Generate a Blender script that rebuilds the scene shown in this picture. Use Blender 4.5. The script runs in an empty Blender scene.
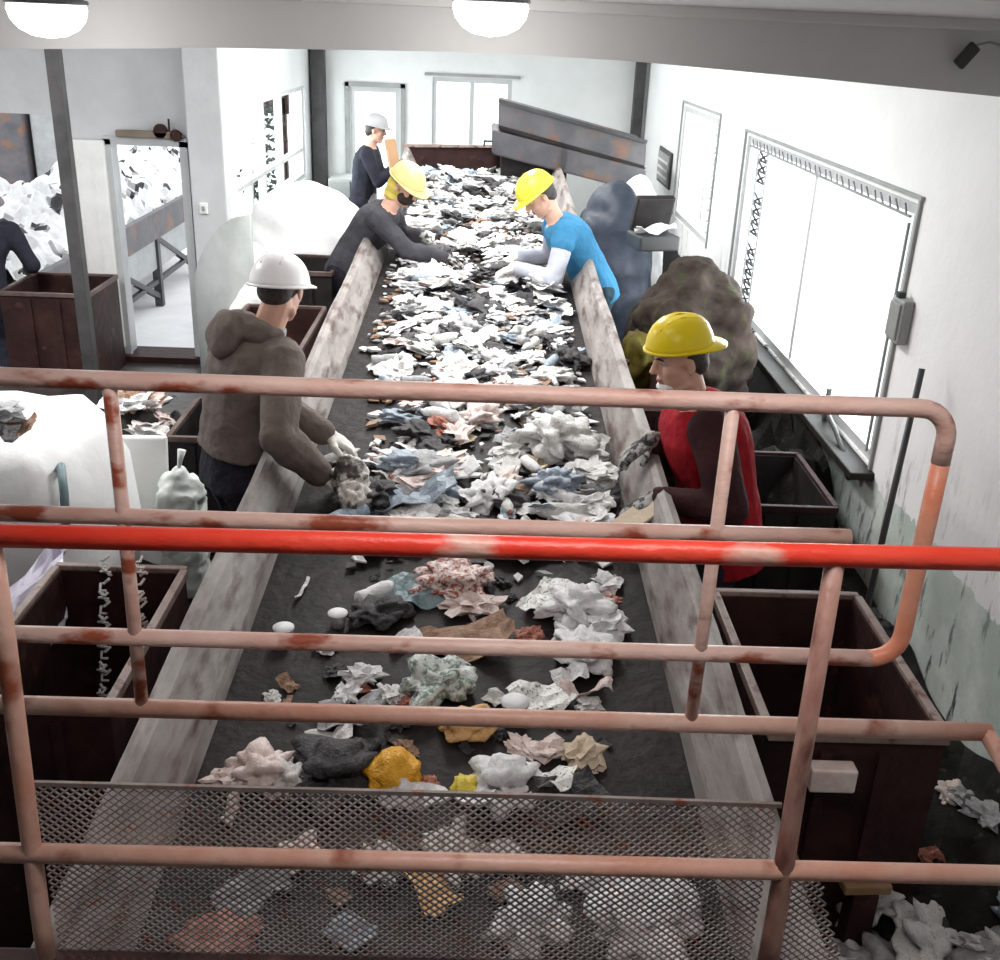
import bpy, bmesh, math, random
from mathutils import Vector, Matrix, noise
R = random.Random(11)
PI = math.pi
scene = bpy.context.scene
COL = scene.collection
V = Vector

# ------------------------------------------------------------------ materials
def mat(name, c1, c2=None, scale=6.0, rough=.7, metal=0.0, bump=0.0, detail=6.0, lo=.35, hi=.65,
        bscale=None, stretch=(1, 1, 1), spec=.4, trans=0.0, emis=None, estr=0.0, c3=None, lo3=.6, hi3=.7, scale3=None):
    m = bpy.data.materials.new(name); m.use_nodes = True
    nt = m.node_tree; N = nt.nodes; Lk = nt.links
    b = N['Principled BSDF']
    b.inputs['Roughness'].default_value = rough; b.inputs['Metallic'].default_value = metal
    b.inputs['Specular IOR Level'].default_value = spec
    b.inputs['Base Color'].default_value = (*c1, 1)
    if trans: b.inputs['Transmission Weight'].default_value = trans
    if emis: b.inputs['Emission Color'].default_value = (*emis, 1); b.inputs['Emission Strength'].default_value = estr
    if c2 or bump:
        tc = N.new('ShaderNodeTexCoord'); mp = N.new('ShaderNodeMapping'); mp.inputs['Scale'].default_value = stretch
        Lk.new(tc.outputs['Object'], mp.inputs['Vector'])
    if c2:
        n = N.new('ShaderNodeTexNoise'); n.inputs['Scale'].default_value = scale; n.inputs['Detail'].default_value = detail
        n.inputs['Roughness'].default_value = .62
        r = N.new('ShaderNodeValToRGB'); r.color_ramp.elements[0].position = lo; r.color_ramp.elements[1].position = hi
        r.color_ramp.elements[0].color = (*c1, 1); r.color_ramp.elements[1].color = (*c2, 1)
        Lk.new(mp.outputs[0], n.inputs['Vector']); Lk.new(n.outputs['Fac'], r.inputs['Fac']); out = r.outputs['Color']
        if c3:
            n3 = N.new('ShaderNodeTexNoise'); n3.inputs['Scale'].default_value = scale3 or scale * 3; n3.inputs['Detail'].default_value = 8
            r3 = N.new('ShaderNodeValToRGB'); r3.color_ramp.elements[0].position = lo3; r3.color_ramp.elements[1].position = hi3
            r3.color_ramp.elements[0].color = (0, 0, 0, 1); r3.color_ramp.elements[1].color = (1, 1, 1, 1)
            mx = N.new('ShaderNodeMix'); mx.data_type = 'RGBA'; mx.inputs['B'].default_value = (*c3, 1)
            Lk.new(mp.outputs[0], n3.inputs['Vector']); Lk.new(n3.outputs['Fac'], r3.inputs['Fac'])
            Lk.new(r3.outputs['Color'], mx.inputs['Factor']); Lk.new(out, mx.inputs['A']); out = mx.outputs['Result']
        Lk.new(out, b.inputs['Base Color'])
    if bump:
        n2 = N.new('ShaderNodeTexNoise'); n2.inputs['Scale'].default_value = bscale or scale * 2; n2.inputs['Detail'].default_value = 5
        bp = N.new('ShaderNodeBump'); bp.inputs['Strength'].default_value = bump; bp.inputs['Distance'].default_value = .02
        Lk.new(mp.outputs[0], n2.inputs['Vector']); Lk.new(n2.outputs['Fac'], bp.inputs['Height']); Lk.new(bp.outputs[0], b.inputs['Normal'])
    return m

def wall_paint(name, up1, up2, low1, low2, dado, grime, gscale=1.6, glo=.5, ghi=.72, dark_end=None):
    """painted plaster: an upper coat, a dado coat below height `dado`, and grime that runs down from it"""
    m = bpy.data.materials.new(name); m.use_nodes = True
    nt = m.node_tree; N = nt.nodes; Lk = nt.links; b = N['Principled BSDF']; b.inputs['Roughness'].default_value = .75
    b.inputs['Specular IOR Level'].default_value = .25
    tc = N.new('ShaderNodeTexCoord'); sep = N.new('ShaderNodeSeparateXYZ'); Lk.new(tc.outputs['Object'], sep.inputs[0])
    def noise_(scale, stretch=(1, 1, 1)):
        mp = N.new('ShaderNodeMapping'); mp.inputs['Scale'].default_value = stretch; Lk.new(tc.outputs['Object'], mp.inputs[0])
        n = N.new('ShaderNodeTexNoise'); n.inputs['Scale'].default_value = scale; n.inputs['Detail'].default_value = 8; n.inputs['Roughness'].default_value = .65
        Lk.new(mp.outputs[0], n.inputs['Vector']); return n.outputs['Fac']
    def ramp(fac, lo, hi, a, c):
        r = N.new('ShaderNodeValToRGB'); r.color_ramp.elements[0].position = lo; r.color_ramp.elements[1].position = hi
        r.color_ramp.elements[0].color = (*a, 1); r.color_ramp.elements[1].color = (*c, 1); Lk.new(fac, r.inputs['Fac']); return r.outputs['Color']
    def mix(f, a, c):
        mx = N.new('ShaderNodeMix'); mx.data_type = 'RGBA'; Lk.new(f, mx.inputs['Factor']); Lk.new(a, mx.inputs['A'])
        if isinstance(c, tuple): mx.inputs['B'].default_value = (*c, 1)
        else: Lk.new(c, mx.inputs['B'])
        return mx.outputs['Result']
    def mth(op, a, c):
        n = N.new('ShaderNodeMath'); n.operation = op
        for i, q in ((0, a), (1, c)):
            if isinstance(q, (int, float)): n.inputs[i].default_value = q
            else: Lk.new(q, n.inputs[i])
        return n.outputs[0]
    zj = mth('ADD', sep.outputs['Z'], mth('MULTIPLY', mth('SUBTRACT', noise_(3), .5), .35))
    sel = mth('LESS_THAN', zj, dado)
    col = mix(sel, ramp(noise_(1.2), .4, .65, up1, up2), ramp(noise_(2.2), .4, .62, low1, low2))
    if dark_end:  # lower coat grows darker towards the far end, with a ragged start
        sy = N.new('ShaderNodeMapRange'); sy.inputs['From Min'].default_value = dark_end[0]; sy.inputs['From Max'].default_value = dark_end[1]
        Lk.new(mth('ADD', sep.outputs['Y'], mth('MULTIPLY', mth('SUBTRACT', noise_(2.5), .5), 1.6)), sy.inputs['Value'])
        col = mix(mth('MULTIPLY', sel, sy.outputs[0]), col, dark_end[2])
    # runs and splashes, only low on the wall
    st = noise_(gscale * 3, (1, 1, .25)); low = N.new('ShaderNodeMapRange'); low.inputs['From Min'].default_value = dado + .45
    low.inputs['From Max'].default_value = dado - .5; Lk.new(sep.outputs['Z'], low.inputs['Value'])
    f = mth('MULTIPLY', ramp(st, glo, ghi, (0, 0, 0), (1, 1, 1)), low.outputs[0])
    col = mix(f, col, grime); Lk.new(col, b.inputs['Base Color'])
    bp = N.new('ShaderNodeBump'); bp.inputs['Strength'].default_value = .25; bp.inputs['Distance'].default_value = .01
    Lk.new(noise_(18), bp.inputs['Height']); Lk.new(bp.outputs[0], b.inputs['Normal'])
    return m

def glass(name):
    m = bpy.data.materials.new(name); m.use_nodes = True; nt = m.node_tree; N = nt.nodes
    N.remove(N['Principled BSDF']); t = N.new('ShaderNodeBsdfTransparent'); g = N.new('ShaderNodeBsdfGlossy'); g.inputs['Roughness'].default_value = .05
    mx = N.new('ShaderNodeMixShader'); mx.inputs[0].default_value = .06
    t.inputs['Color'].default_value = (.96, .98, .97, 1)
    nt.links.new(t.outputs[0], mx.inputs[1]); nt.links.new(g.outputs[0], mx.inputs[2]); nt.links.new(mx.outputs[0], N['Material Output'].inputs['Surface'])
    return m

M = {}
M['wall'] = wall_paint('white_painted_plaster', (.80, .81, .81), (.86, .87, .87), (.46, .54, .49), (.70, .75, .71), .76, (.045, .05, .045), gscale=4.5, glo=.56, ghi=.63, dark_end=(4.1, 5.2, (.025, .027, .025)))
M['wall_grey'] = mat('grey_painted_plaster', (.50, .51, .52), (.60, .61, .62), 1.4, .8, bump=.15, bscale=14)
M['wall_far'] = mat('pale_painted_plaster', (.66, .68, .68), (.76, .78, .78), 1.2, .8, bump=.1, bscale=14)
M['ceiling'] = mat('ceiling_plaster', (.60, .60, .60), (.67, .67, .67), 1.0, .85, bump=.1, bscale=10)
M['floor'] = mat('dirty_wet_concrete', (.022, .02, .019), (.075, .066, .06), 2.5, .45, bump=.4, bscale=12, c3=(.16, .14, .13), lo3=.62, hi3=.75, scale3=7)
M['yard'] = mat('pale_yard_concrete', (.72, .72, .73), (.82, .82, .83), 2, .9)
M['frame_white'] = mat('white_window_paint', (.50, .51, .52), (.44, .45, .46), 5, .5)
M['frame_dark'] = mat('dark_steel_paint', (.028, .028, .03), (.05, .05, .052), 5, .5)
M['glass'] = glass('window_glass')
M['steel_post'] = mat('dark_grey_column_paint', (.035, .034, .036), (.075, .072, .074), 4, .6)
M['belt'] = mat('worn_black_rubber', (.007, .005, .005), (.020, .015, .015), 3, .6, bump=.3, bscale=22, spec=.22, c3=(.042, .032, .031), lo3=.60, hi3=.78, scale3=9)
M['board'] = mat('worn_galvanised_board', (.20, .175, .165), (.34, .315, .30), 9, .6, metal=.0, bump=.45, bscale=16, stretch=(1, .3, 1), c3=(.09, .055, .05), lo3=.50, hi3=.68, scale3=16)
M['rust'] = mat('rusty_dark_steel', (.016, .006, .006), (.045, .018, .016), 4, .65, bump=.3, bscale=18, spec=.25, c3=(.09, .035, .026), lo3=.62, hi3=.75)
M['rust_rim'] = mat('worn_pale_steel_edge', (.18, .12, .105), (.33, .255, .23), 6, .5, bump=.2, c3=(.13, .055, .04), lo3=.56, hi3=.66)
M['edge_dark'] = mat('dark_worn_edge', (.06, .035, .03), (.14, .10, .09), 6, .55, bump=.2)
M['black_steel'] = mat('sooty_black_steel', (.009, .007, .008), (.024, .02, .02), 5, .6, bump=.2, spec=.25)
M['blue_steel'] = mat('worn_slate_steel', (.055, .055, .065), (.10, .095, .10), 3, .55, bump=.25, c3=(.16, .085, .055), lo3=.55, hi3=.68, scale3=4)
M['rail_pale'] = mat('worn_pink_rail_paint', (.56, .34, .28), (.68, .50, .44), 9, .42, bump=.25, bscale=40, stretch=(.5, 1, 1), c3=(.30, .07, .035), lo3=.55, hi3=.63, scale3=14)
M['rail_red'] = mat('red_rail_paint', (.60, .026, .012), (.66, .07, .04), 6, .38, bump=.2, bscale=40, stretch=(.5, 1, 1), c3=(.55, .34, .28), lo3=.63, hi3=.72, scale3=10)
M['rail_orange'] = mat('orange_worn_rail_paint', (.60, .16, .07), (.66, .36, .26), 7, .4, bump=.25, bscale=40, stretch=(.5, .5, .5), c3=(.28, .09, .045), lo3=.57, hi3=.66, scale3=14)
M['rail_dusty'] = mat('dusty_orange_rail_paint', (.48, .22, .15), (.60, .41, .34), 7, .42, bump=.25, bscale=40, stretch=(.5, .5, .5), c3=(.26, .07, .035), lo3=.56, hi3=.66, scale3=14)
M['rail_brown'] = mat('rust_brown_rail_paint', (.26, .11, .085), (.46, .30, .25), 9, .45, bump=.25, bscale=40, stretch=(1, 1, .4), c3=(.13, .05, .035), lo3=.54, hi3=.64, scale3=14)
M['mesh'] = mat('dull_steel_mesh', (.17, .14, .13), (.27, .23, .215), 12, .45, metal=.2, c3=(.22, .09, .06), lo3=.58, hi3=.68)
M['lamp_glass'] = mat('opal_lamp_glass', (.9, .9, .9), emis=(1, .99, .97), estr=5.0)
M['lamp_base'] = mat('dark_lamp_base', (.12, .12, .125), rough=.5)
M['skin'] = mat('skin', (.60, .34, .25), (.66, .39, .30), 20, .5)
M['lips'] = mat('lips', (.42, .15, .13), rough=.45)
M['hair'] = mat('dark_hair', (.03, .024, .02), (.06, .05, .045), 60, .6, bump=.3)
M['eye_white'] = mat('eye_white', (.42, .38, .36), rough=.4)
M['eye_dark'] = mat('eye_iris', (.03, .02, .015), rough=.2)
def cloth(name, c, k=1.35, sc=9): return mat(name, c, tuple(min(1, q * k) for q in c), sc, .88, bump=.35, bscale=30, spec=.15)
M['hoodie'] = cloth('taupe_fleece', (.135, .108, .098))
M['jeans'] = cloth('dark_trousers', (.013, .012, .017), 2.2)
M['red_jacket'] = cloth('red_jacket_cloth', (.24, .008, .014), 1.4)
M['maroon'] = cloth('dark_maroon_sleeve', (.028, .010, .011), 1.9)
M['grey_sweater'] = cloth('dark_grey_knit', (.045, .044, .052), 1.5)
M['blue_shirt'] = cloth('blue_cotton', (.04, .17, .31), 1.25)
M['light_sleeve'] = cloth('light_grey_sleeve', (.42, .43, .50), 1.2)
M['teal_trousers'] = cloth('dark_teal_trousers', (.02, .04, .055), 1.6)
M['dark_clothes'] = cloth('blue_black_workwear', (.02, .021, .03), 1.5)
M['apron'] = cloth('pale_grey_apron', (.40, .41, .42), 1.2)
M['boot'] = mat('black_rubber_boot', (.015, .014, .014), (.03, .028, .027), 8, .45)
M['hat_white'] = mat('white_hard_shell', (.86, .83, .84), rough=.35)
M['hat_grey'] = mat('grey_white_hard_shell', (.36, .36, .37), rough=.5)
M['hat_yellow'] = mat('yellow_hard_shell', (.82, .62, .012), rough=.32)
M['hat_lime'] = mat('lime_yellow_hard_shell', (.72, .66, .06), rough=.35)
M['hat_cream'] = mat('cream_yellow_hard_shell', (.66, .56, .24), rough=.4)
M['yellow_cloth'] = cloth('yellow_cloth', (.55, .44, .10), 1.2)
M['glove_white'] = cloth('white_work_glove', (.72, .70, .66), 1.15)
M['glove_grey'] = mat('mottled_grey_glove', (.03, .03, .03), (.36, .35, .34), 30, .8, lo=.45, hi=.55)
M['mask_white'] = cloth('white_face_mask', (.70, .69, .68), 1.1)
M['mask_dark'] = cloth('dark_face_cover', (.04, .028, .026), 1.5)
M['bag_white'] = mat('white_woven_sack', (.86, .86, .86), (.80, .80, .81), 3, .6, bump=.35, bscale=9)
M['bag_brown'] = mat('mottled_brown_sacking', (.018, .013, .012), (.055, .042, .036), 5, .9, bump=.6, bscale=10, spec=.1, c3=(.036, .042, .02), lo3=.55, hi3=.68)
M['bag_blue'] = mat('dark_blue_tarpaulin', (.008, .012, .024), (.024, .033, .052), 4, .6, bump=.5, bscale=8)
M['sheet_grey'] = mat('grey_green_plastic', (.30, .32, .31), (.42, .44, .43), 3, .6, bump=.2)
M['sheet_lilac'] = mat('lilac_plastic_film', (.55, .50, .62), (.72, .68, .78), 4, .35, bump=.4)
M['sack_pale'] = mat('pale_green_sack', (.55, .60, .56), (.70, .73, .70), 6, .7, bump=.5)
M['olive'] = mat('olive_yellow_plastic', (.10, .085, .006), (.20, .16, .012), 4, .55)
M['bag_olive'] = mat('dark_olive_sacking', (.03, .024, .004), (.09, .07, .008), 6, .8, bump=.5, bscale=10, spec=.15)
M['wood'] = mat('brown_wood', (.26, .14, .06), (.40, .25, .14), 3, .7, stretch=(1, 1, .15), bump=.3)
M['pallet'] = mat('grey_pallet_wood', (.16, .13, .10), (.26, .21, .17), 3, .8, bump=.3)
M['leaf'] = mat('dark_green_leaf', (.015, .022, .014), (.05, .06, .045), 8, .6)
M['sweepings'] = mat('black_sweepings', (.006, .006, .006), (.022, .02, .018), 7, .8, bump=.8, bscale=14, spec=.15, c3=(.06, .055, .05), lo3=.62, hi3=.72, scale3=18)
M['white_board'] = mat('white_foam_board', (.82, .82, .81), (.74, .74, .73), 5, .6)
M['switchbox'] = mat('grey_box_paint', (.25, .26, .26), (.32, .33, .33), 6, .5)
# waste colours
WC = {
 'white': mat('white_waste', (.80, .80, .80), (.62, .62, .63), 9, .7, bump=.3, bscale=25),
 'pale': mat('pale_grey_waste', (.56, .55, .54), (.70, .69, .67), 9, .7, bump=.3, bscale=25, c3=(.22, .2, .19), lo3=.6, hi3=.7),
 'grey': mat('grey_waste', (.26, .26, .27), (.40, .40, .41), 9, .65, bump=.3, bscale=25),
 'dark': mat('dark_waste', (.012, .011, .013), (.05, .046, .05), 9, .6, bump=.4, bscale=20),
 'blue': mat('blue_grey_waste', (.20, .25, .32), (.36, .42, .48), 9, .5, bump=.3, bscale=25),
 'brown': mat('brown_waste', (.20, .11, .07), (.34, .22, .15), 9, .75, bump=.3, bscale=25),
 'red': mat('rusty_red_waste', (.26, .05, .03), (.50, .22, .16), 9, .6, bump=.3, bscale=25),
 'reddish': mat('red_white_film', (.70, .60, .56), (.30, .06, .04), 12, .5, lo=.46, hi=.58, bump=.4, bscale=20),
 'pink': mat('pink_white_waste', (.66, .50, .46), (.78, .70, .67), 9, .6, bump=.3, bscale=25),
 'card': mat('pale_cardboard', (.52, .42, .31), (.60, .50, .38), 7, .8, bump=.2, bscale=30),
 'orange': mat('orange_film', (.80, .36, .015), (.84, .46, .04), 8, .4, bump=.5, bscale=20),
 'peach': mat('peach_film', (.75, .42, .16), (.80, .52, .25), 8, .45, bump=.4, bscale=20),
 'yellow': mat('yellow_film', (.80, .62, .05), (.84, .70, .12), 8, .4, bump=.4, bscale=20),
 'green': mat('green_white_film', (.12, .20, .15), (.66, .70, .67), 8, .45, lo=.40, hi=.52, bump=.4, bscale=20),
 'teal': mat('pale_teal_film', (.14, .22, .24), (.26, .34, .36), 5, .4, bump=.4, bscale=12),
 'mottled': mat('mottled_grey_film', (.62, .58, .54), (.07, .055, .05), 14, .5, lo=.48, hi=.56, bump=.4, bscale=18),
 'print': mat('printed_white_packaging', (.80, .80, .78), (.12, .16, .15), 16, .45, lo=.56, hi=.62, bump=.3, bscale=18),
}

# ------------------------------------------------------------------ mesh helpers
class MB:
    def __init__(s): s.b = bmesh.new()
    def box(s, c, size, rot=None, bev=0.0):
        r = bmesh.ops.create_cube(s.b, size=1.0); vs = r['verts']
        bmesh.ops.scale(s.b, vec=size, verts=vs)
        if bev:
            es = list({e for v in vs for e in v.link_edges})
            q = bmesh.ops.bevel(s.b, geom=es, offset=bev, segments=2, affect='EDGES', profile=.5); vs = list({v for f in q['faces'] for v in f.verts} | {v for v in vs if v.is_valid})
        m = Matrix.Translation(c) @ (rot.to_4x4() if rot else Matrix())
        bmesh.ops.transform(s.b, matrix=m, verts=vs); return s
    def bar(s, a, b, w, h, bev=0.0, up=V((0, 0, 1))):
        a, b = V(a), V(b); d = (b - a); L = d.length; d.normalize()
        if abs(d.dot(up)) > .99: up = V((0, 1, 0))
        x = d.cross(up).normalized(); z = x.cross(d)
        return s.box((a + b) / 2, (w, L, h), Matrix((x, d, z)).transposed(), bev)
    def tube(s, pts, r, n=12, cap=True):
        pts = [V(p) for p in pts]; rs = r if isinstance(r, (list, tuple)) else [r] * len(pts)
        rings = []; prev = None
        for i, p in enumerate(pts):
            d = (pts[min(i + 1, len(pts) - 1)] - pts[max(i - 1, 0)]).normalized()
            if prev is None:
                u = d.orthogonal().normalized()
            else:
                u = (prev - d * prev.dot(d)).normalized()
            prev = u; w = d.cross(u)
            rings.append([s.b.verts.new(p + (u * math.cos(2 * PI * k / n) + w * math.sin(2 * PI * k / n)) * rs[i]) for k in range(n)])
        for a, b in zip(rings, rings[1:]):
            for k in range(n): s.b.faces.new((a[k], a[(k + 1) % n], b[(k + 1) % n], b[k]))
        if cap: s.b.faces.new(rings[0][::-1]); s.b.faces.new(rings[-1])
        return s
    def loft(s, rings, cap=True):
        rv = [[s.b.verts.new(p) for p in r] for r in rings]; n = len(rv[0])
        for a, b in zip(rv, rv[1:]):
            for k in range(n): s.b.faces.new((a[k], a[(k + 1) % n], b[(k + 1) % n], b[k]))
        if cap: s.b.faces.new(rv[0][::-1]); s.b.faces.new(rv[-1])
        return s
    def lathe(s, prof, n=20, at=(0, 0, 0), M3=None):
        at = V(at); rings = []
        for r, z in prof:
            ring = []
            for k in range(n):
                p = V((r * math.cos(2 * PI * k / n), r * math.sin(2 * PI * k / n), z))
                ring.append(at + (M3 @ p if M3 else p))
            rings.append(ring)
        return s.loft(rings)
    def prism(s, poly, thick_vec):
        t = V(thick_vec); return s.loft([[V(p) for p in poly], [V(p) + t for p in poly]])
    def cap(s, p0, r0, p1, r1, n=12, h=3):
        p0, p1 = V(p0), V(p1); d = (p1 - p0)
        d = d.normalized() if d.length > 1e-6 else V((0, 0, 1))
        u = d.orthogonal().normalized(); w = d.cross(u); rings = []
        def ring(c, r): rings.append([c + (u * math.cos(2 * PI * k / n) + w * math.sin(2 * PI * k / n)) * r for k in range(n)])
        for i in range(h + 1):
            a = PI / 2 * (1 - i / (h + .35)); ring(p0 - d * r0 * math.sin(a), r0 * math.cos(a) + .0006)
        for i in range(h + 1):
            a = PI / 2 * ((i + .35) / (h + .35)); ring(p1 + d * r1 * math.sin(a), r1 * math.cos(a) + .0006)
        return s.loft(rings)
    def ell(s, c, ax, sub=2):
        r = bmesh.ops.create_icosphere(s.b, subdivisions=sub, radius=1.0)
        m = Matrix((ax[0], ax[1], ax[2])).transposed().to_4x4(); m.translation = V(c)
        bmesh.ops.transform(s.b, matrix=m, verts=r['verts']); return s
    def mesh(s, name, m, smooth=False):
        bmesh.ops.recalc_face_normals(s.b, faces=s.b.faces)
        me = bpy.data.meshes.new(name); s.b.to_mesh(me); s.b.free()
        if m: me.materials.append(m)
        if smooth: me.polygons.foreach_set('use_smooth', [True] * len(me.polygons))
        return me
    def build(s, name, m, parent=None, smooth=False, world=True):
        """world=True: vertices were given in world space; shift them under the parent"""
        if parent is not None and world:
            off = V((0, 0, 0)); p = parent
            while p is not None: off += p.location; p = p.parent
            bmesh.ops.translate(s.b, vec=-off, verts=s.b.verts)
        return link(name, s.mesh(name, m, smooth), parent)

def link(name, me, parent=None):
    o = bpy.data.objects.new(name, me); COL.objects.link(o)
    if parent is not None: o.parent = parent
    return o
def tag(o, label=None, cat=None, group=None, kind=None):
    if label: o['label'] = label
    if cat: o['category'] = cat
    if group: o['group'] = group
    if kind: o['kind'] = kind
    return o
def thing(name, label, cat, loc=(0, 0, 0), rz=0.0, group=None):
    o = bpy.data.objects.new(name, None); COL.objects.link(o); o.location = loc; o.rotation_euler = (0, 0, rz)
    o.empty_display_size = .1
    return tag(o, label, cat, group)
def struct(o): o['kind'] = 'structure'; return o
def modded(me, mods, name):
    o = bpy.data.objects.new('scratch', me); COL.objects.link(o)
    for typ, kw in mods:
        md = o.modifiers.new(typ, typ)
        for k, v in kw.items(): setattr(md, k, v)
    dg = bpy.context.evaluated_depsgraph_get(); dg.update()
    out = bpy.data.meshes.new_from_object(o.evaluated_get(dg)); out.name = name
    bpy.data.objects.remove(o); bpy.data.meshes.remove(me)
    return out
TEX = {}
def clouds(sc):
    if sc not in TEX:
        t = bpy.data.textures.new('folds', 'CLOUDS'); t.noise_scale = sc; t.noise_depth = 2; TEX[sc] = t
    return TEX[sc]
def skinned(mb, name, m, voxel=.01, smooth=4, fold=0.0, fscale=.09):
    me = mb.mesh(name, m)
    mods = [('REMESH', dict(mode='VOXEL', voxel_size=voxel, use_smooth_shade=True))]
    if smooth: mods.append(('SMOOTH', dict(factor=.5, iterations=smooth)))
    if fold: mods.append(('DISPLACE', dict(texture=clouds(fscale), strength=fold, mid_level=.5, texture_coords='LOCAL')))
    out = modded(me, mods, name)
    if not out.materials: out.materials.append(m)
    out.polygons.foreach_set('use_smooth', [True] * len(out.polygons))
    return out

# ------------------------------------------------------------------ the building
def wall_holes(name, axis, c0, c1, u0, u1, z0, z1, holes, m):
    """slab wall between c0..c1 on its normal axis, spanning u0..u1, with rectangular holes (ua,ub,za,zb)"""
    us = sorted({u0, u1, *[h[0] for h in holes], *[h[1] for h in holes]}); zs = sorted({z0, z1, *[h[2] for h in holes], *[h[3] for h in holes]})
    mb = MB()
    for a, b in zip(us, us[1:]):
        for c, d in zip(zs, zs[1:]):
            um, zm = (a + b) / 2, (c + d) / 2
            if any(h[0] < um < h[1] and h[2] < zm < h[3] for h in holes): continue
            if axis == 'x': mb.box(((c0 + c1) / 2, um, zm), (c1 - c0, b - a, d - c))
            else: mb.box((um, (c0 + c1) / 2, zm), (b - a, c1 - c0, d - c))
    bmesh.ops.remove_doubles(mb.b, verts=mb.b.verts, dist=1e-5)
    seen = {}
    for f in list(mb.b.faces):
        k = tuple(round(q, 4) for q in f.calc_center_median())
        if k in seen: bmesh.ops.delete(mb.b, geom=[f, seen[k]], context='FACES_ONLY')
        else: seen[k] = f
    return struct(mb.build(name, m))
YF = 12.7          # far wall
YB = 3.5           # soffit beam
YW = 8.2           # wall of the side hall
struct(MB().box((-1.6, 3.1, -.05), (6.8, 10.2, .1)).box((-.075, 10.5, -.05), (3.75, 4.6, .1)).build('floor', M['floor']))
struct(MB().box((-10.2, 14.3, -.66), (16, 12, .1)).box((6.0, 9, -.66), (8, 26, .1)).box((-.1, 17, -.66), (4.2, 8, .1)).build('ground', M['yard']))
wall_holes('wall_right', 'x', 1.8, 1.95, -2, YF + .15, 0, 2.95, [(4.45, 7.55, .79, 1.955), (8.55, 10.15, 1.0, 1.985)], M['wall'])
wall_holes('wall_back', 'y', YF, YF + .15, -2.0, 1.8, 0, 2.95, [(-1.56, -1.0, .62, 1.9), (-.63, .27, 1.27, 2.04)], M['wall_far'])
wall_holes('wall_left', 'x', -2.15, -2.0, YW, YF + .15, 0, 2.95, [(8.75, 12.2, .95, 1.92)], M['wall_far'])
wall_holes('wall_front', 'y', YW, YW + .15, -5.0, -2.15, 0, 2.95, [(-5.0, -3.14, .0, 1.85), (-2.80, -2.27, 0, 1.66)], M['wall_grey'])
wall_holes('wall_side', 'x', -5.15, -5.0, -2, YW + .15, 0, 2.95, [(3.0, 7.4, .9, 2.2)], M['wall_grey'])  # unseen wall, its opening put in to let daylight through
# corner pilaster where the side hall meets the far hall
wall_holes('wall_rear', 'y', -2.15, -2.0, -5.15, 1.95, 0, 2.95, [], M['wall_grey'])
struct(MB().box((-2.06, YW - .06, 1.475), (.26, .14, 2.95), bev=.01).build('pillar', M['wall_grey']))
struct(MB().box((-1.6, 8.0, 3.0), (7.2, 10.0, .1)).build('ceiling', M['ceiling']))
struct(MB().box((-1.6, .1, 3.0), (7.2, 4.4, .1)).build('ceiling_2', M['ceiling']))
struct(MB().box((-1.6, 2.9, 2.79), (7.2, 1.3, .3)).build('ceiling_soffit', M['ceiling']))
# soffit beam: its underside is not level, it rises a little to mid span
mb = MB(); bot = [(-4.0, 2.33), (-1.5, 2.437), (-.84, 2.467), (-.2, 2.482), (.1, 2.485), (.47, 2.477), (1.0, 2.452), (1.61, 2.419), (1.8, 2.41)]
mb.prism([(x, YB, z) for x, z in bot] + [(1.8, YB, 2.98), (-4.0, YB, 2.98)], (0, .28, 0))
struct(mb.build('beam', M['ceiling']))
struct(MB().box((-1.1, YB - .02, 2.625), (5.8, .05, .035), bev=.006).build('trim_1', M['ceiling']))

def window(n, axis, c, u0, u1, z0, z1, mull, trans, fr=.05, m=None, leaded=None, depth=.09, sign=-1):
    """a framed window filling its opening: root frame, mullions, one pane per light"""
    m = m or M['frame_white']; P = (lambda u, w, z: (c + w, u, z)) if axis == 'x' else (lambda u, w, z: (u, c + w, z))
    S = (lambda du, dw, dz: (dw, du, dz)) if axis == 'x' else (lambda du, dw, dz: (du, dw, dz))
    um, zm = (u0 + u1) / 2, (z0 + z1) / 2; mb = MB()
    for zz in (z0 + fr / 2, z1 - fr / 2): mb.box(P(um, 0, zz), S(u1 - u0, depth, fr))
    for uu in (u0 + fr / 2, u1 - fr / 2): mb.box(P(uu, 0, zm), S(fr, depth, z1 - z0 - 2 * fr))
    root = struct(mb.build(f'window_{n}', m))
    if mull:
        mb = MB()
        for uu in mull: mb.box(P(uu, 0, zm), S(.05, depth * .8, z1 - z0 - 2 * fr))
        for zz in trans: mb.box(P(um, 0, zz), S(u1 - u0 - 2 * fr, depth * .7, .04))
        mb.build('window_mullion', m, root)
    MB().box(P(um, .01, zm), S(u1 - u0 - 2 * fr, .006, z1 - z0 - 2 * fr)).build('window_pane', M['glass'], root)
    return root
w1 = window(1, 'x', 1.86, 4.45, 7.55, .79, 1.955, [5.95, 7.05], [])
w2 = window(2, 'x', 1.86, 8.55, 10.15, 1.0, 1.985, [9.0, 9.6], [])
w3 = window(3, 'x', -2.07, 8.75, 12.2, .95, 1.92, [9.5, 10.1, 11.0], [1.25])
w4 = window(4, 'y', YF + .06, -1.56, -1.0, .62, 1.9, [], [])
w5 = window(5, 'y', YF + .06, -.63, .27, 1.27, 2.04, [-.18], [])
# dark lining and the outer bead round the big right window, stamped strip over its head
mb = MB()
for zz in (.765, 1.985): mb.bar((1.792, 4.38, zz), (1.792, 7.62, zz), .02, .014)
for yy in (4.40, 7.60): mb.bar((1.792, yy, .77), (1.792, yy, 1.98), .014, .02)
for yy in (4.50, 7.20): mb.bar((1.80, yy, .83), (1.80, yy, 1.87), .010, .012)
mb.bar((1.80, 4.5, 1.895), (1.80, 7.5, 1.895), .012, .010)

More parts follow.
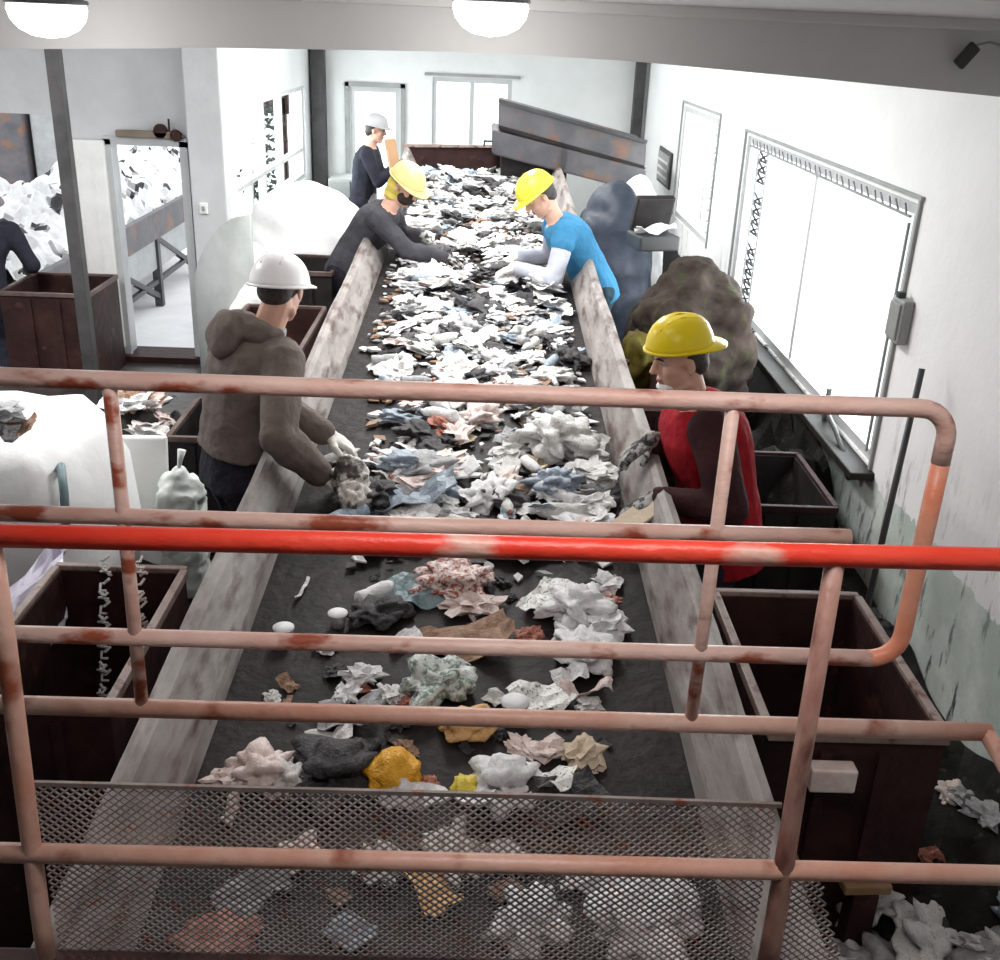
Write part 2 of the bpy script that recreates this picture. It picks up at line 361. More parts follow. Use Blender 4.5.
for i, yy in enumerate([4.55 + .097 * q for q in range(30)]):
    mb.bar((1.80, yy, 1.90), (1.80, yy + (.05 if i % 2 else .03), 1.94), .008, .006)
mb.build('window_bead', M['switchbox'], w1)
mb = MB()      # patterned strip of small leaded lights at the far jamb
for i in range(15):
    z = .86 + i * .068
    if i in (6, 11): continue
    for s in (-1, 1): mb.bar((1.852, 7.27 - s * .11, z), (1.852, 7.27 + s * .11, z + .055), .010, .012)
    mb.bar((1.852, 7.14, z), (1.852, 7.42, z), .012, .012)
mb.build('window_leading', M['frame_dark'], w1)
mb = MB()
for i in range(10):
    z = 1.06 + i * .09
    for s in (-1, 1): mb.bar((1.852, 8.78 - s * .10, z), (1.852, 8.78 + s * .10, z + .07), .010, .014)
for yy in (8.5, 10.2): mb.bar((1.792, yy, 1.0), (1.792, yy, 2.02), .012, .02)
mb.bar((1.792, 8.5, 2.02), (1.792, 10.2, 2.02), .012, .02)
mb.build('window_leading', M['switchbox'], w2)
struct(MB().box((1.76, 6.0, .76), (.14, 3.3, .035), bev=.006).build('trim_2', M['black_steel']))
struct(MB().box((1.785, 6.6, .03), (.03, 12, .06)).build('baseboard_right', M['black_steel']))
# frame details of the far openings
mb = MB()
for x in (-1.60, -.965): mb.bar((x, YF - .015, .6), (x, YF - .015, 1.95), .05, .03)
mb.bar((-1.62, YF - .015, 1.93), (-.94, YF - .015, 1.93), .03, .05)
mb.build('window_casing', M['switchbox'], w4)
mb = MB(); mb.bar((-.72, YF - .015, 2.07), (.36, YF - .015, 2.07), .03, .03)
mb.build('window_casing', M['switchbox'], w5)
# door to the yard, its casing and the white leaf folded back against the wall
d1 = struct(MB().bar((-2.81, YW - .02, 0), (-2.81, YW - .02, 1.70), .05, .04).bar((-2.25, YW - .02, 0), (-2.25, YW - .02, 1.70), .06, .04)
            .bar((-2.84, YW - .02, 1.69), (-2.22, YW - .02, 1.69), .04, .06).build('door_1', M['frame_white']))
MB().box((-2.97, YW - .055, .90), (.29, .05, 1.58), bev=.012).box((-3.03, YW - .085, .90), (.012, .012, 1.4)).box((-2.91, YW - .085, .90), (.012, .012, 1.4)).build('door_leaf', M['white_board'], d1)
MB().box((-2.53, YW + .05, .02), (.6, .3, .06)).build('door_sill', M['rust'], d1)
# small junk on the lintel and a switch by the door
t = thing('door_closer', 'dusty brown door closer lying along the lintel of the yard doorway', 'door closer', (-2.5, YW - .04, 1.74))
MB().box((-2.52, YW - .05, 1.745), (.42, .06, .05), bev=.01).build('track', M['pallet'], t)
MB().lathe([(.001, -.02), (.05, -.02), (.055, 0), (.05, .02), (.001, .02)], 14, (-2.40, YW - .06, 1.77), Matrix.Rotation(PI / 2, 3, 'X')).lathe([(.001, -.02), (.04, -.02), (.045, 0), (.04, .02), (.001, .02)], 14, (-2.29, YW - .06, 1.745), Matrix.Rotation(PI / 2, 3, 'X')).build('roller', M['rust'], t)
MB().bar((-2.335, YW - .06, 1.76), (-2.335, YW - .06, 1.86), .012, .012).build('lever', M['rust'], t)
t = tag(MB().box((-2.1, YW - .145, 1.24), (.06, .03, .08), bev=.006).build('wall_switch', M['white_board']), 'small white switch on the grey pillar beside the yard doorway', 'switch')
MB().box((-2.1, YW - .165, 1.24), (.02, .02, .035), bev=.003).build('rocker', M['switchbox'], t)

# columns
for nm, x, y, w, lab in (('column', -2.70, 7.05, .085, 'dark steel column standing free before the yard doorway'),
                         ('column', -1.90, YF - .12, .15, 'dark steel column in the left corner of the far wall'),
                         ('column', 1.70, YF - .12, .115, 'dark steel column behind the raised end of the feed chute')):
    t = thing('steel_column', lab, 'column', (x, y, 0))
    MB().box((x, y, 1.475), (w, w, 2.93), bev=.008).build('shaft', M['steel_post'], t)
    MB().box((x, y, .012), (w * 2.2, w * 2.2, .024), bev=.004).build('base_plate', M['rust'], t)
    for s in (-1, 1): MB().lathe([(.001, 0), (.012, 0), (.012, .02), (.001, .02)], 8, (x + s * w * .85, y - w * .85, .024)).build('bolt', M['rust_rim'], t)

# dome lamps on the soffit
for x, zt, lab in ((0.0, 2.635, 'round opal dome lamp on the soffit, above the middle of the belt'), (-1.19, 2.585, 'round opal dome lamp on the soffit, in the top left corner')):
    y = 3.1
    t = thing('ceiling_lamp', lab, 'lamp', (x, y, zt), 0, 'dome lamps on the soffit')
    MB().lathe([(.001, .09), (.03, .09), (.03, .0), (.085, 0), (.105, -.006), (.108, -.014), (.10, -.018), (.001, -.018)], 28, (x, y, zt)).build('lamp_base', M['lamp_base'], t, True)
    pr = [(.001, -.016), (.100, -.016), (.103, -.03), (.096, -.056), (.076, -.080), (.044, -.096), (.001, -.102)]
    MB().lathe(pr, 28, (x, y, zt)).build('lamp_shade', M['lamp_glass'], t, True)
# little fitting with its cable on the beam
t = thing('wall_hook', 'small black fitting with a loose cable on the beam, top right corner', 'fitting', (1.47, YB - .02, 2.54))
MB().bar((1.445, YB - .03, 2.505), (1.49, YB - .03, 2.565), .022, .04, .006).build('bracket', M['frame_dark'], t)
MB().tube([(1.49, YB - .03, 2.565), (1.53, YB - .03, 2.575), (1.58, YB - .025, 2.565), (1.66, YB - .02, 2.56), (1.79, YB - .02, 2.55)], .004, 6).build('cable', M['switchbox'], t)

# ------------------------------------------------------------------ the sorting conveyor
SL = .053
def bz(y): return .85 + SL * (y - 3.0)
XL, XR = -.67, .575
Y0, Y1 = .9, 10.75
conv = thing('sorting_conveyor', 'long belt conveyor with worn sloping side boards running to the far wall', 'conveyor', (0, Y0, 0))
mb = MB(); n = 40; top = []; 
for i in range(n + 1):
    y = Y0 + (Y1 - Y0) * i / n
    top.append([V((XL - .02, y, bz(y))), V((XR + .02, y, bz(y))), V((XR + .02, y, bz(y) - .02)), V((XL - .02, y, bz(y) - .02))])
mb.loft(top); mb.build('belt', M['belt'], conv)
for s, xi in ((-1, XL), (1, XR)):
    mb = MB(); ri = []
    for i in range(25):
        y = Y0 + (Y1 - Y0) * i / 24; z = bz(y); w = .004 * math.sin(i * 1.9)
        prof = [(0, .004), (.012, .055), (.075 + w, .19), (.095 + w, .205), (.118 + w, .20), (.118, -.16), (.07, -.16), (.07, -.02)]
        q = [V((xi + s * a, y, z + b)) for a, b in prof]
        ri.append(q)
    mb.loft(ri); mb.build('side_board', M['board'], conv)
for y in [1.4 + 1.5 * i for i in range(7)]: MB().bar((XL - .08, y, bz(y) - .2), (XR + .08, y, bz(y) - .2), .06, .08).build('cross_member', M['rust'], conv)
for y in [1.4 + 1.5 * i for i in range(7)]:
    for x in (XL - .085, XR + .085):
        MB().bar((x, y, 0), (x, y, bz(y) - .16), .07, .07).build('leg', M['rust'], conv)
mb = MB().lathe([(.001, -.62), (.1, -.62), (.1, .62), (.001, .62)], 20, (-.05, Y1, bz(Y1) - .12), Matrix.Rotation(PI / 2, 3, 'Y')); mb.build('end_roller', M['black_steel'], conv, True)
# rusty plate that closes the far end
t = thing('end_hopper', 'rusty plum steel hopper plate closing the far end of the belt', 'hopper', (-.35, 10.9, 1.15))
MB().prism([(-.82, 10.88, 1.1), (.30, 10.88, 1.1), (.30, 10.88, 1.5), (-.80, 10.88, 1.46)], (0, .03, 0)).build('back_plate', M['rust'], t)
MB().bar((-.83, 10.87, 1.465), (.3, 10.87, 1.5), .03, .025).build('rim', M['rust_rim'], t)
MB().bar((-.84, 10.6, 1.1), (-.84, 10.9, 1.1), .03, .2).bar((-.55, 10.87, 0), (-.55, 10.87, 1.1), .05, .05).bar((.2, 10.87, 0), (.2, 10.87, 1.1), .05, .05).build('stand', M['black_steel'], t)
MB().bar((-.02, 10.86, 1.49), (-.02, 10.86, 1.54), .02, .02).bar((-.03, 10.86, 1.54), (.08, 10.86, 1.54), .02, .02).build('catch', M['frame_dark'], t)
t = tag(MB().bar((-.80, 10.3, 1.02), (-.92, 10.45, 1.56), .11, .035, .004).build('wooden_plank', M['wood']), 'brown plank leaning at the far left corner of the belt', 'plank')

# feed chute: an inclined covered trough lowered from the right onto the end of the belt
ch = thing('feed_chute', 'slate and rust inclined feed chute over the far right end of the belt', 'chute', (.75, 10.3, 0))
A, B = V((.10, 10.0, 1.965)), V((1.46, 10.0, 1.66)); dn = V((.03, 0, -1)).normalized()
def strip(a0, a1, y0, y1, mm, nm, A=A, B=B):
    mb = MB(); pts = []
    for q in (A, B): pts.append(q)
    p = [A + dn * a0, B + dn * a0, B + dn * a1, A + dn * a1]
    mb.prism([(v.x, y0, v.z) for v in p], (0, y1 - y0, 0)); 
    bmesh.ops.bevel(mb.b, geom=list(mb.b.edges), offset=.012, segments=2, affect='EDGES')
    return mb.build(nm, mm, ch)
strip(.0, .215, 10.0, 10.75, M['blue_steel'], 'upper_panel')
strip(.23, .44, 9.93, 10.8, M['blue_steel'], 'lower_panel', A + V((-.06, 0, -.01)), B)
strip(.205, .24, 9.96, 10.78, M['black_steel'], 'seam_flange')
MB().bar(A + V((.0, -.02, .01)), B + V((0, -.02, .01)), .03, .03).build('top_flange', M['frame_dark'], ch)
MB().bar(A + V((.62, -.085, -.38)), A + V((.60, -.085, -.56)), .03, .02).build('stiffener', M['frame_dark'], ch)
MB().prism([(.14, 10.05, 1.52), (.62, 10.05, 1.42), (.60, 10.05, 1.14), (.14, 10.05, 1.17)], (0, .6, 0)).build('discharge_spout', M['black_steel'], ch)
for x, y in ((1.38, 10.05), (1.38, 10.7), (.72, 10.75), (.72, 10.05)): MB().bar((x, y, 0), (x, y, 1.98 - .225 * (x - .1) - .42), .06, .06).build('leg', M['rust'], ch)

# ------------------------------------------------------------------ open-topped steel bins
def bin_(name, label, x0, x1, y0, y1, zt, m, rim=None, z0=0.0, t=.02, group=None, cat='bin'):
    r = thing(name, label, cat, ((x0 + x1) / 2, (y0 + y1) / 2, z0), 0, group)
    zc, h = (z0 + zt) / 2, zt - z0
    mb = MB().box(((x0 + x1) / 2, y0 + t / 2, zc), (x1 - x0, t, h)).box(((x0 + x1) / 2, y1 - t / 2, zc), (x1 - x0, t, h))
    mb.box((x0 + t / 2, (y0 + y1) / 2, zc), (t, y1 - y0 - 2 * t, h)).box((x1 - t / 2, (y0 + y1) / 2, zc), (t, y1 - y0 - 2 * t, h))
    mb.box(((x0 + x1) / 2, (y0 + y1) / 2, z0 + .1), (x1 - x0 - 2 * t, y1 - y0 - 2 * t, .02))
    mb.build('bin_body', m, r)
    w = .026; mb = MB()
    for y in (y0, y1): mb.bar((x0 - .006, y, zt), (x1 + .006, y, zt), w, .03, .004)
    for x in (x0, x1): mb.bar((x, y0 + w / 2, zt), (x, y1 - w / 2, zt), w, .03, .004)
    mb.build('rim', rim or M['rust_rim'], r)
    for f in (.33, .66): MB().box((x0 + (x1 - x0) * f, y0 - .008, zc), (.03, .016, h * .9)).build('stiffener', m, r)
    return r
bin_('steel_bin', 'open dark steel bin left of the belt under the front handrail', -1.34, -.93, 2.28, 3.02, .9, M['rust'])
bin_('steel_bin', 'open dark steel bin right of the belt beside the stained wall', .785, 1.25, 2.24, 2.98, .9, M['rust'])
bin_('steel_bin', 'rusty brown steel bin between the free column and the yard doorway', -3.42, -2.80, 7.4, 8.05, .70, M['rust'], M['edge_dark'])
bin_('steel_bin', 'dark steel bin behind the man in the white helmet', -1.52, -1.17, 4.85, 5.44, .64, M['black_steel'], M['edge_dark'])
bin_('steel_bin', 'brown steel bin between the white helmeted man and the belt', -1.46, -.98, 5.5, 6.5, .90, M['rust'], M['edge_dark'])
bin_('steel_crate', 'closed black steel crate in front of the white bulk bags', -1.42, -1.0, 6.95, 7.5, 1.02, M['black_steel'], M['edge_dark'])
bin_('steel_bin', 'small steel bin with pale rim in front of the red jacketed man', .72, .95, 4.75, 5.5, .92, M['rust'])
bin_('steel_bin', 'low steel bin behind the red jacketed man near the window wall', 1.15, 1.6, 4.2, 4.85, .66, M['black_steel'], M['rust'])

# ------------------------------------------------------------------ handrails
def pipe_thing(): pass
YA, YFR = 1.70, 1.35
hr = thing('handrail', 'worn pink pipe handrail with a rounded right corner, behind the red rail', 'railing', (-.1, YA, 1.2))
def arc(c, r, a0, a1, n=7): return [V((c[0] + r * math.cos(a0 + (a1 - a0) * i / n), YA, c[1] + r * math.sin(a0 + (a1 - a0) * i / n))) for i in range(n + 1)]
zt, zb, xr = 1.982, 1.478, .815
top = [V((-1.35, YA, zt)), V((-.6, YA, zt)), V((0, YA, zt)), V((xr - .06, YA, zt))]
MB().tube([*top, *arc((xr - .055, zt - .055), .055, PI / 2, 0)[1:], V((xr, YA, zt - .1))], .0165, 14).build('top_rail', M['rail_pale'], hr, True)
tag(MB().tube([V((xr, YA, zt - .1)), V((xr, YA, 1.75)), V((xr, YA, zb + .055)), *arc((xr - .055, zb + .055), .055, 0, -PI / 2)[1:]], .0165, 14).build('end_rail', M['rail_orange'], hr, True), 'orange rounded end of the handrail')
MB().tube([(xr - .05, YA, zb), (0, YA, zb), (-.6, YA, zb), (-1.35, YA, zb)], .0165, 14).build('middle_rail', M['rail_pale'], hr, True)
MB().tube([(-1.35, YA, 1.728), (-.3, YA, 1.728), (.68, YA, 1.732)], .0155, 14).build('middle_rail', M['rail_pale'], hr, True)
MB().tube([(-.92, YA, 1.318), (0, YA, 1.318), (1.03, YA, 1.316)], .0185, 14).build('bottom_rail', M['rail_dusty'], hr, True)
MB().tube([(-.623, YA, zt), (-.626, YA, 1.6), (-.630, YA, 1.318)], .0125, 12).build('post', M['rail_pale'], hr, True)
MB().tube([(.437, YA, zt), (.437, YA, 1.6), (.436, YA, 1.318)], .0125, 12).build('post', M['rail_pale'], hr, True)
MB().tube([(-1.33, YA, zt), (-1.33, YA, 1.0)], .0165, 12).build('post', M['rail_pale'], hr, True)
MB().tube([(1.02, YA, 1.318), (1.06, YA - .12, 1.25), (1.06, YA - .2, 1.12)], .0165, 12).build('bracket', M['rail_dusty'], hr, True)

gr = thing('guardrail', 'red and orange pipe guardrail nearest the viewer, with a wire mesh panel', 'railing', (-.1, YFR, 1.0))
tag(MB().tube([(-1.2, YFR, 1.856), (-.2, YFR, 1.866), (.4, YFR, 1.869), (1.8, YFR, 1.882)], .0175, 14).build('top_rail', M['rail_red'], gr, True), 'bright red top rail')
MB().tube([(-1.2, YFR, 1.278), (0, YFR, 1.281), (1.8, YFR, 1.281)], .0165, 14).build('bottom_rail', M['rail_dusty'], gr, True)
MB().tube([(-.688, YFR, 1.86), (-.692, YFR, 1.687), (-.712, YFR, 1.14), (-.716, YFR, 1.0)], .0155, 12).build('post', M['rail_dusty'], gr, True)
MB().tube([(.525, YFR, 1.868), (.531, YFR, 1.45), (.537, YFR, 1.15), (.538, YFR, 1.0)], [.0145, .0155, .018, .019], 12).build('post', M['rail_brown'], gr, True)
MB().bar((-1.3, YFR, 1.0), (1.8, YFR, 1.0), .05, .09, .006).build('base_beam', M['rust'], gr)
# expanded-metal panel wired to the posts
def expanded(x0, x1, z0, z1, y, cw, chh, w, clip=None):
    mb = MB(); rows = int((z1 - z0) / (chh / 2)) + 1; cols = int((x1 - x0) / cw) + 1
    for r in range(rows):
        za, zb_ = z0 + r * chh / 2, z0 + (r + 1) * chh / 2; sh = (r % 2) * .5
        for c in range(cols):
            xm = x0 + (c + sh) * cw
            for s in (-.5, .5):
                a, b = V((xm, y + .002 * math.sin(xm * 23 + za * 9), za)), V((xm + s * cw, y + .002 * math.sin(xm * 23 + za * 9), zb_))
                if min(a.x, b.x) < x0 - .001 or max(a.x, b.x) > x1 + .001 or b.z > z1 + .001: continue
                if clip and not clip((a + b) / 2): continue
                d = (b - a).normalized(); u = V((0, 1, 0)).cross(d) * w / 2; t = V((0, .0018, 0))
                p = [a - u, a + u, b + u, b - u]; mb.loft([[v - t for v in p], [v + t for v in p]])
    return mb
wm = expanded(-.700, .520, 1.0, 1.406, YFR + .022, .0172, .0150, .0021, lambda p: p.z < 1.406 - (.012 if p.x > .1 else 0)).build('mesh_panel', M['mesh'], gr)
mb = MB().bar((-.695, YFR + .02, 1.406), (.1, YFR + .022, 1.404), .006, .008).bar((.1, YFR + .022, 1.404), (.52, YFR + .022, 1.398), .006, .008); mb.build('edge_wire', M['mesh'], wm)
expanded(.55, .70, 1.0, 1.275, YFR + .022, .0172, .0150, .0023, lambda p: p.x < .60 + (1.262 - p.z) * .36).build('mesh_offcut', M['mesh'], gr)

# ------------------------------------------------------------------ people
def ik(a, b, l1, l2, pole):
    d = b - a; L = d.length
    if L > (l1 + l2) * .995: b = a + d * ((l1 + l2) * .995 / L); d = b - a; L = d.length
    dn = d / L; x = (l1 * l1 - l2 * l2 + L * L) / (2 * L); h = math.sqrt(max(0, l1 * l1 - x * x))
    p = pole - dn * pole.dot(dn); p.normalize()
    return a + dn * x + p * h, b
def ring(c, u, v, a, b, n=18, p=2.4):
    out = []
    for k in range(n):
        t = 2 * PI * k / n; ct, st = math.cos(t), math.sin(t)
        out.append(c + u * a * math.copysign(abs(ct) ** (2 / p), ct) + v * b * math.copysign(abs(st) ** (2 / p), st))
    return out
class Body:
    def __init__(s, x, y, z0, head, lean, S=1.7, curve=.25, hp=.2, hyaw=0.0, roll=0.0, twist=0.0, LW=None, RW=None, lpole=None, rpole=None,
                 stance=.11, step=.0, knee=.0, hx=0.0, hdir=(None, None)):
        s.S = S; s.h = head; s.z0 = z0
        F = V((math.cos(head), math.sin(head), 0)); L = V((-F.y, F.x, 0)); U = V((0, 0, 1)); s.F, s.L, s.U = F, L, U
        s.P = V((x, y, z0 + (.52 - knee * .1) * S))
        D = (U * math.cos(lean) + F * math.sin(lean)); s.D = D
        D2 = (U * math.cos(lean + curve) + F * math.sin(lean + curve)); s.D2 = D2
        L2 = (L * math.cos(twist) + F * math.sin(twist)); s.L2 = (L2 * math.cos(roll) - U * math.sin(roll)).normalized()
        s.waist = s.P + D * .10 * S; s.chest = s.waist + (D * .5 + D2 * .5) * .105 * S; s.nb = s.chest + D2 * .098 * S
        s.N1 = s.L.cross(D).normalized(); s.N2 = s.L2.cross(D2).normalized()      # forward normals of the trunk
        s.sh = {1: s.nb - D2 * .028 * S + s.L2 * .112 * S, -1: s.nb - D2 * .028 * S - s.L2 * .112 * S}
        nd = (D2 * .65 + U * .35).normalized(); s.hc = s.nb + nd * .103 * S + F * .014 * S
        hf = (F * math.cos(hyaw) + L * math.sin(hyaw)); hf = hf * math.cos(hp) - U * math.sin(hp)
        s.HF = hf.normalized(); hl = U.cross(s.HF).normalized(); s.HL = (hl * math.cos(hx) + s.HF.cross(hl) * math.sin(hx)).normalized(); s.HU = s.HF.cross(s.HL)
        s.el, s.wr = {}, {}
        for k, W, pl in ((1, LW, lpole), (-1, RW, rpole)):
            W = V(W) if W is not None else s.sh[k] + V((0, 0, -.30 * S)) + F * .06
            e, w = ik(s.sh[k], W, .172 * S, .152 * S, V(pl) if pl is not None else (-F * .6 - U * .5 + L * k * .5)); s.el[k], s.wr[k] = e, w
        s.hdir = {1: hdir[0], -1: hdir[1]}
        s.hip = {k: s.P + L * k * .055 * S - D * .015 * S for k in (1, -1)}
        s.kn, s.an = {}, {}
        for k in (1, -1):
            an = V((x, y, z0 + .05 * S)) + L * k * stance * S * .6 + F * step * k
            s.kn[k], s.an[k] = ik(s.hip[k], an, .245 * S, .235 * S, F)
    def torso(s, mb, g=0.0, lo=0.0, hem=0.0):
        S = s.S; u, n1, n2, u2 = s.L, s.N1, s.N2, s.L2; q = []
        if hem: q.append(ring(s.P - s.D * hem, u, n1, .098 * S + g, .066 * S + g))
        q += [ring(s.P - s.D * .03 * S, u, n1, .098 * S + g, .068 * S + g), ring(s.P + s.D * .04 * S, u, n1, .095 * S + g, .066 * S + g),
              ring(s.waist, u, n1, .086 * S + g, .062 * S + g), ring((s.waist + s.chest) / 2, (u + u2) / 2, (n1 + n2) / 2, .092 * S + g, .066 * S + g),
              ring(s.chest, u2, n2, .102 * S + g, .072 * S + g), ring(s.chest + s.D2 * .045 * S, u2, n2, .105 * S + g, .068 * S + g),
              ring(s.nb - s.D2 * .018 * S, u2, n2, .088 * S + g, .050 * S + g), ring(s.nb + s.D2 * .004 * S, u2, n2, .052 * S + g * .6, .040 * S + g * .6)]
        if getattr(s, 'short', 0) and g > .015: q = q[s.short:]
        mb.loft(q)
    def arm(s, mb, k, g=0.0, end=1.0):
        S = s.S; e = s.el[k]; w = e + (s.wr[k] - e) * end
        mb.cap(s.sh[k] - s.L2 * k * .02 * S, .036 * S + g, s.sh[k] + (e - s.sh[k]) * .3, .030 * S + g)
        mb.cap(s.sh[k], .033 * S + g, e, .025 * S + g); mb.cap(e, .0255 * S + g, e + (w - e) * .35, .026 * S + g); mb.cap(e + (w - e) * .3, .026 * S + g, w, .0165 * S + g)
    def leg(s, mb, k, g=0.0):
        S = s.S; h, kn, an = s.hip[k], s.kn[k], s.an[k]
        mb.cap(h, .056 * S + g, h + (kn - h) * .5, .047 * S + g); mb.cap(h + (kn - h) * .4, .049 * S + g, kn, .034 * S + g)
        mb.cap(kn, .034 * S + g, kn + (an - kn) * .35, .034 * S + g); mb.cap(kn + (an - kn) * .3, .034 * S + g, an, .022 * S + g)
    def foot(s, mb, k, g=0.0):
        S = s.S; a = s.an[k]; b = V((a.x, a.y, s.z0 + .022 * S))
        mb.cap(a, .024 * S + g, b - s.F * .02 * S, .024 * S + g); mb.cap(b - s.F * .02 * S, .022 * S + g, b + s.F * .055 * S, .024 * S + g); mb.cap(b + s.F * .05 * S - s.U * .003, .023 * S + g, b + s.F * .105 * S - s.U * .01, .016 * S + g)
    def hand(s, mb, k, g=0.0, curl=.5):
        d = s.hdir[k]; d = (V(d) if d else (s.wr[k] - s.el[k])).normalized(); w = s.wr[k]
        side = d.cross(s.U); side = side.normalized() if side.length > .1 else s.F.copy(); n = side.cross(d) * -1
        if n.z > 0: n = -n
        tside = side if side.dot(s.L) * k < 0 else -side         # thumb towards the body's middle
        f = s.S / 1.7
        mb.cap(w - d * .02, .024 * f + g, w + d * .03 * f, .026 * f + g)
        mb.ell(w + d * .052 * f, (d * (.052 * f + g), side * (.043 * f + g), n * (.018 * f + g)))
        for i, (o, ln) in enumerate(((-.032, .064), (-.011, .076), (.011, .080), (.032, .070))):
            p = w + d * (.088 - abs(o) * .2) * f + tside * o * f; c = curl * (1 + .12 * (2 - i)); r = (.0092 - .0006 * (i == 0)) * f + g
            d1 = d * math.cos(c * .55) + n * math.sin(c * .55); d2 = d * math.cos(c * 1.2) + n * math.sin(c * 1.2); d3 = d * math.cos(c * 1.8) + n * math.sin(c * 1.8)
            q1 = p + d1 * ln * .48 * f; q2 = q1 + d2 * ln * .32 * f; q3 = q2 + d3 * ln * .24 * f
            mb.cap(p - d * .02, r * 1.05, q1, r, 8, 2); mb.cap(q1, r, q2, r * .93, 8, 2); mb.cap(q2, r * .93, q3, r * .82, 8, 2)
        p = w + d * .028 * f + tside * .034 * f; q1 = p + (d * .62 + tside * .62 + n * .35).normalized() * .042 * f; q2 = q1 + (d * .85 + tside * .2 + n * .4).normalized() * .033 * f
        mb.cap(p - tside * .014, .0135 * f + g, q1, .011 * f + g, 8, 2); mb.cap(q1, .011 * f + g, q2, .0092 * f + g, 8, 2)
    def HP(s, f, l, u): return s.hc + (s.HF * f + s.HL * l + s.HU * u) * (s.S / 1.7)
    def headgeo(s, mb, g=0.0):
        k = s.S / 1.7; F, L, U = s.HF * k, s.HL * k, s.HU * k; P = s.HP
        mb.cap(s.nb - s.D2 * .02, .058 * k, P(-.02, 0, -.06), .056 * k)
        mb.ell(P(-.008, 0, .035), (F * .098, L * .077, U * .088), 3); mb.ell(P(.022, 0, -.035), (F * .068, L * .062, U * .085), 3)
        mb.ell(P(.058, 0, -.098), (F * .030, L * .030, U * .022)); mb.ell(P(.078, 0, .028), (F * .018, L * .052, U * .014))
        for q in (1, -1):
            mb.ell(P(.055, q * .038, -.022), (F * .030, L * .022, U * .028)); mb.ell(P(-.008, q * .079, -.012), (F * .019, L * .008, U * .032))
            mb.cap(P(.0, q * .05, -.085), .018 * k, P(.05, q * .022, -.10), .016 * k, 8, 2)
        mb.cap(P(.088, 0, .018), .0085 * k, P(.110, 0, -.022), .0125 * k, 10, 3)
        for q in (1, -1): mb.ell(P(.096, q * .011, -.026), (F * .011, L * .008, U * .008), 2)
        mb.ell(P(.086, 0, -.058), (F * .013, L * .024, U * .0065)); mb.ell(P(.083, 0, -.069), (F * .012, L * .021, U * .007))

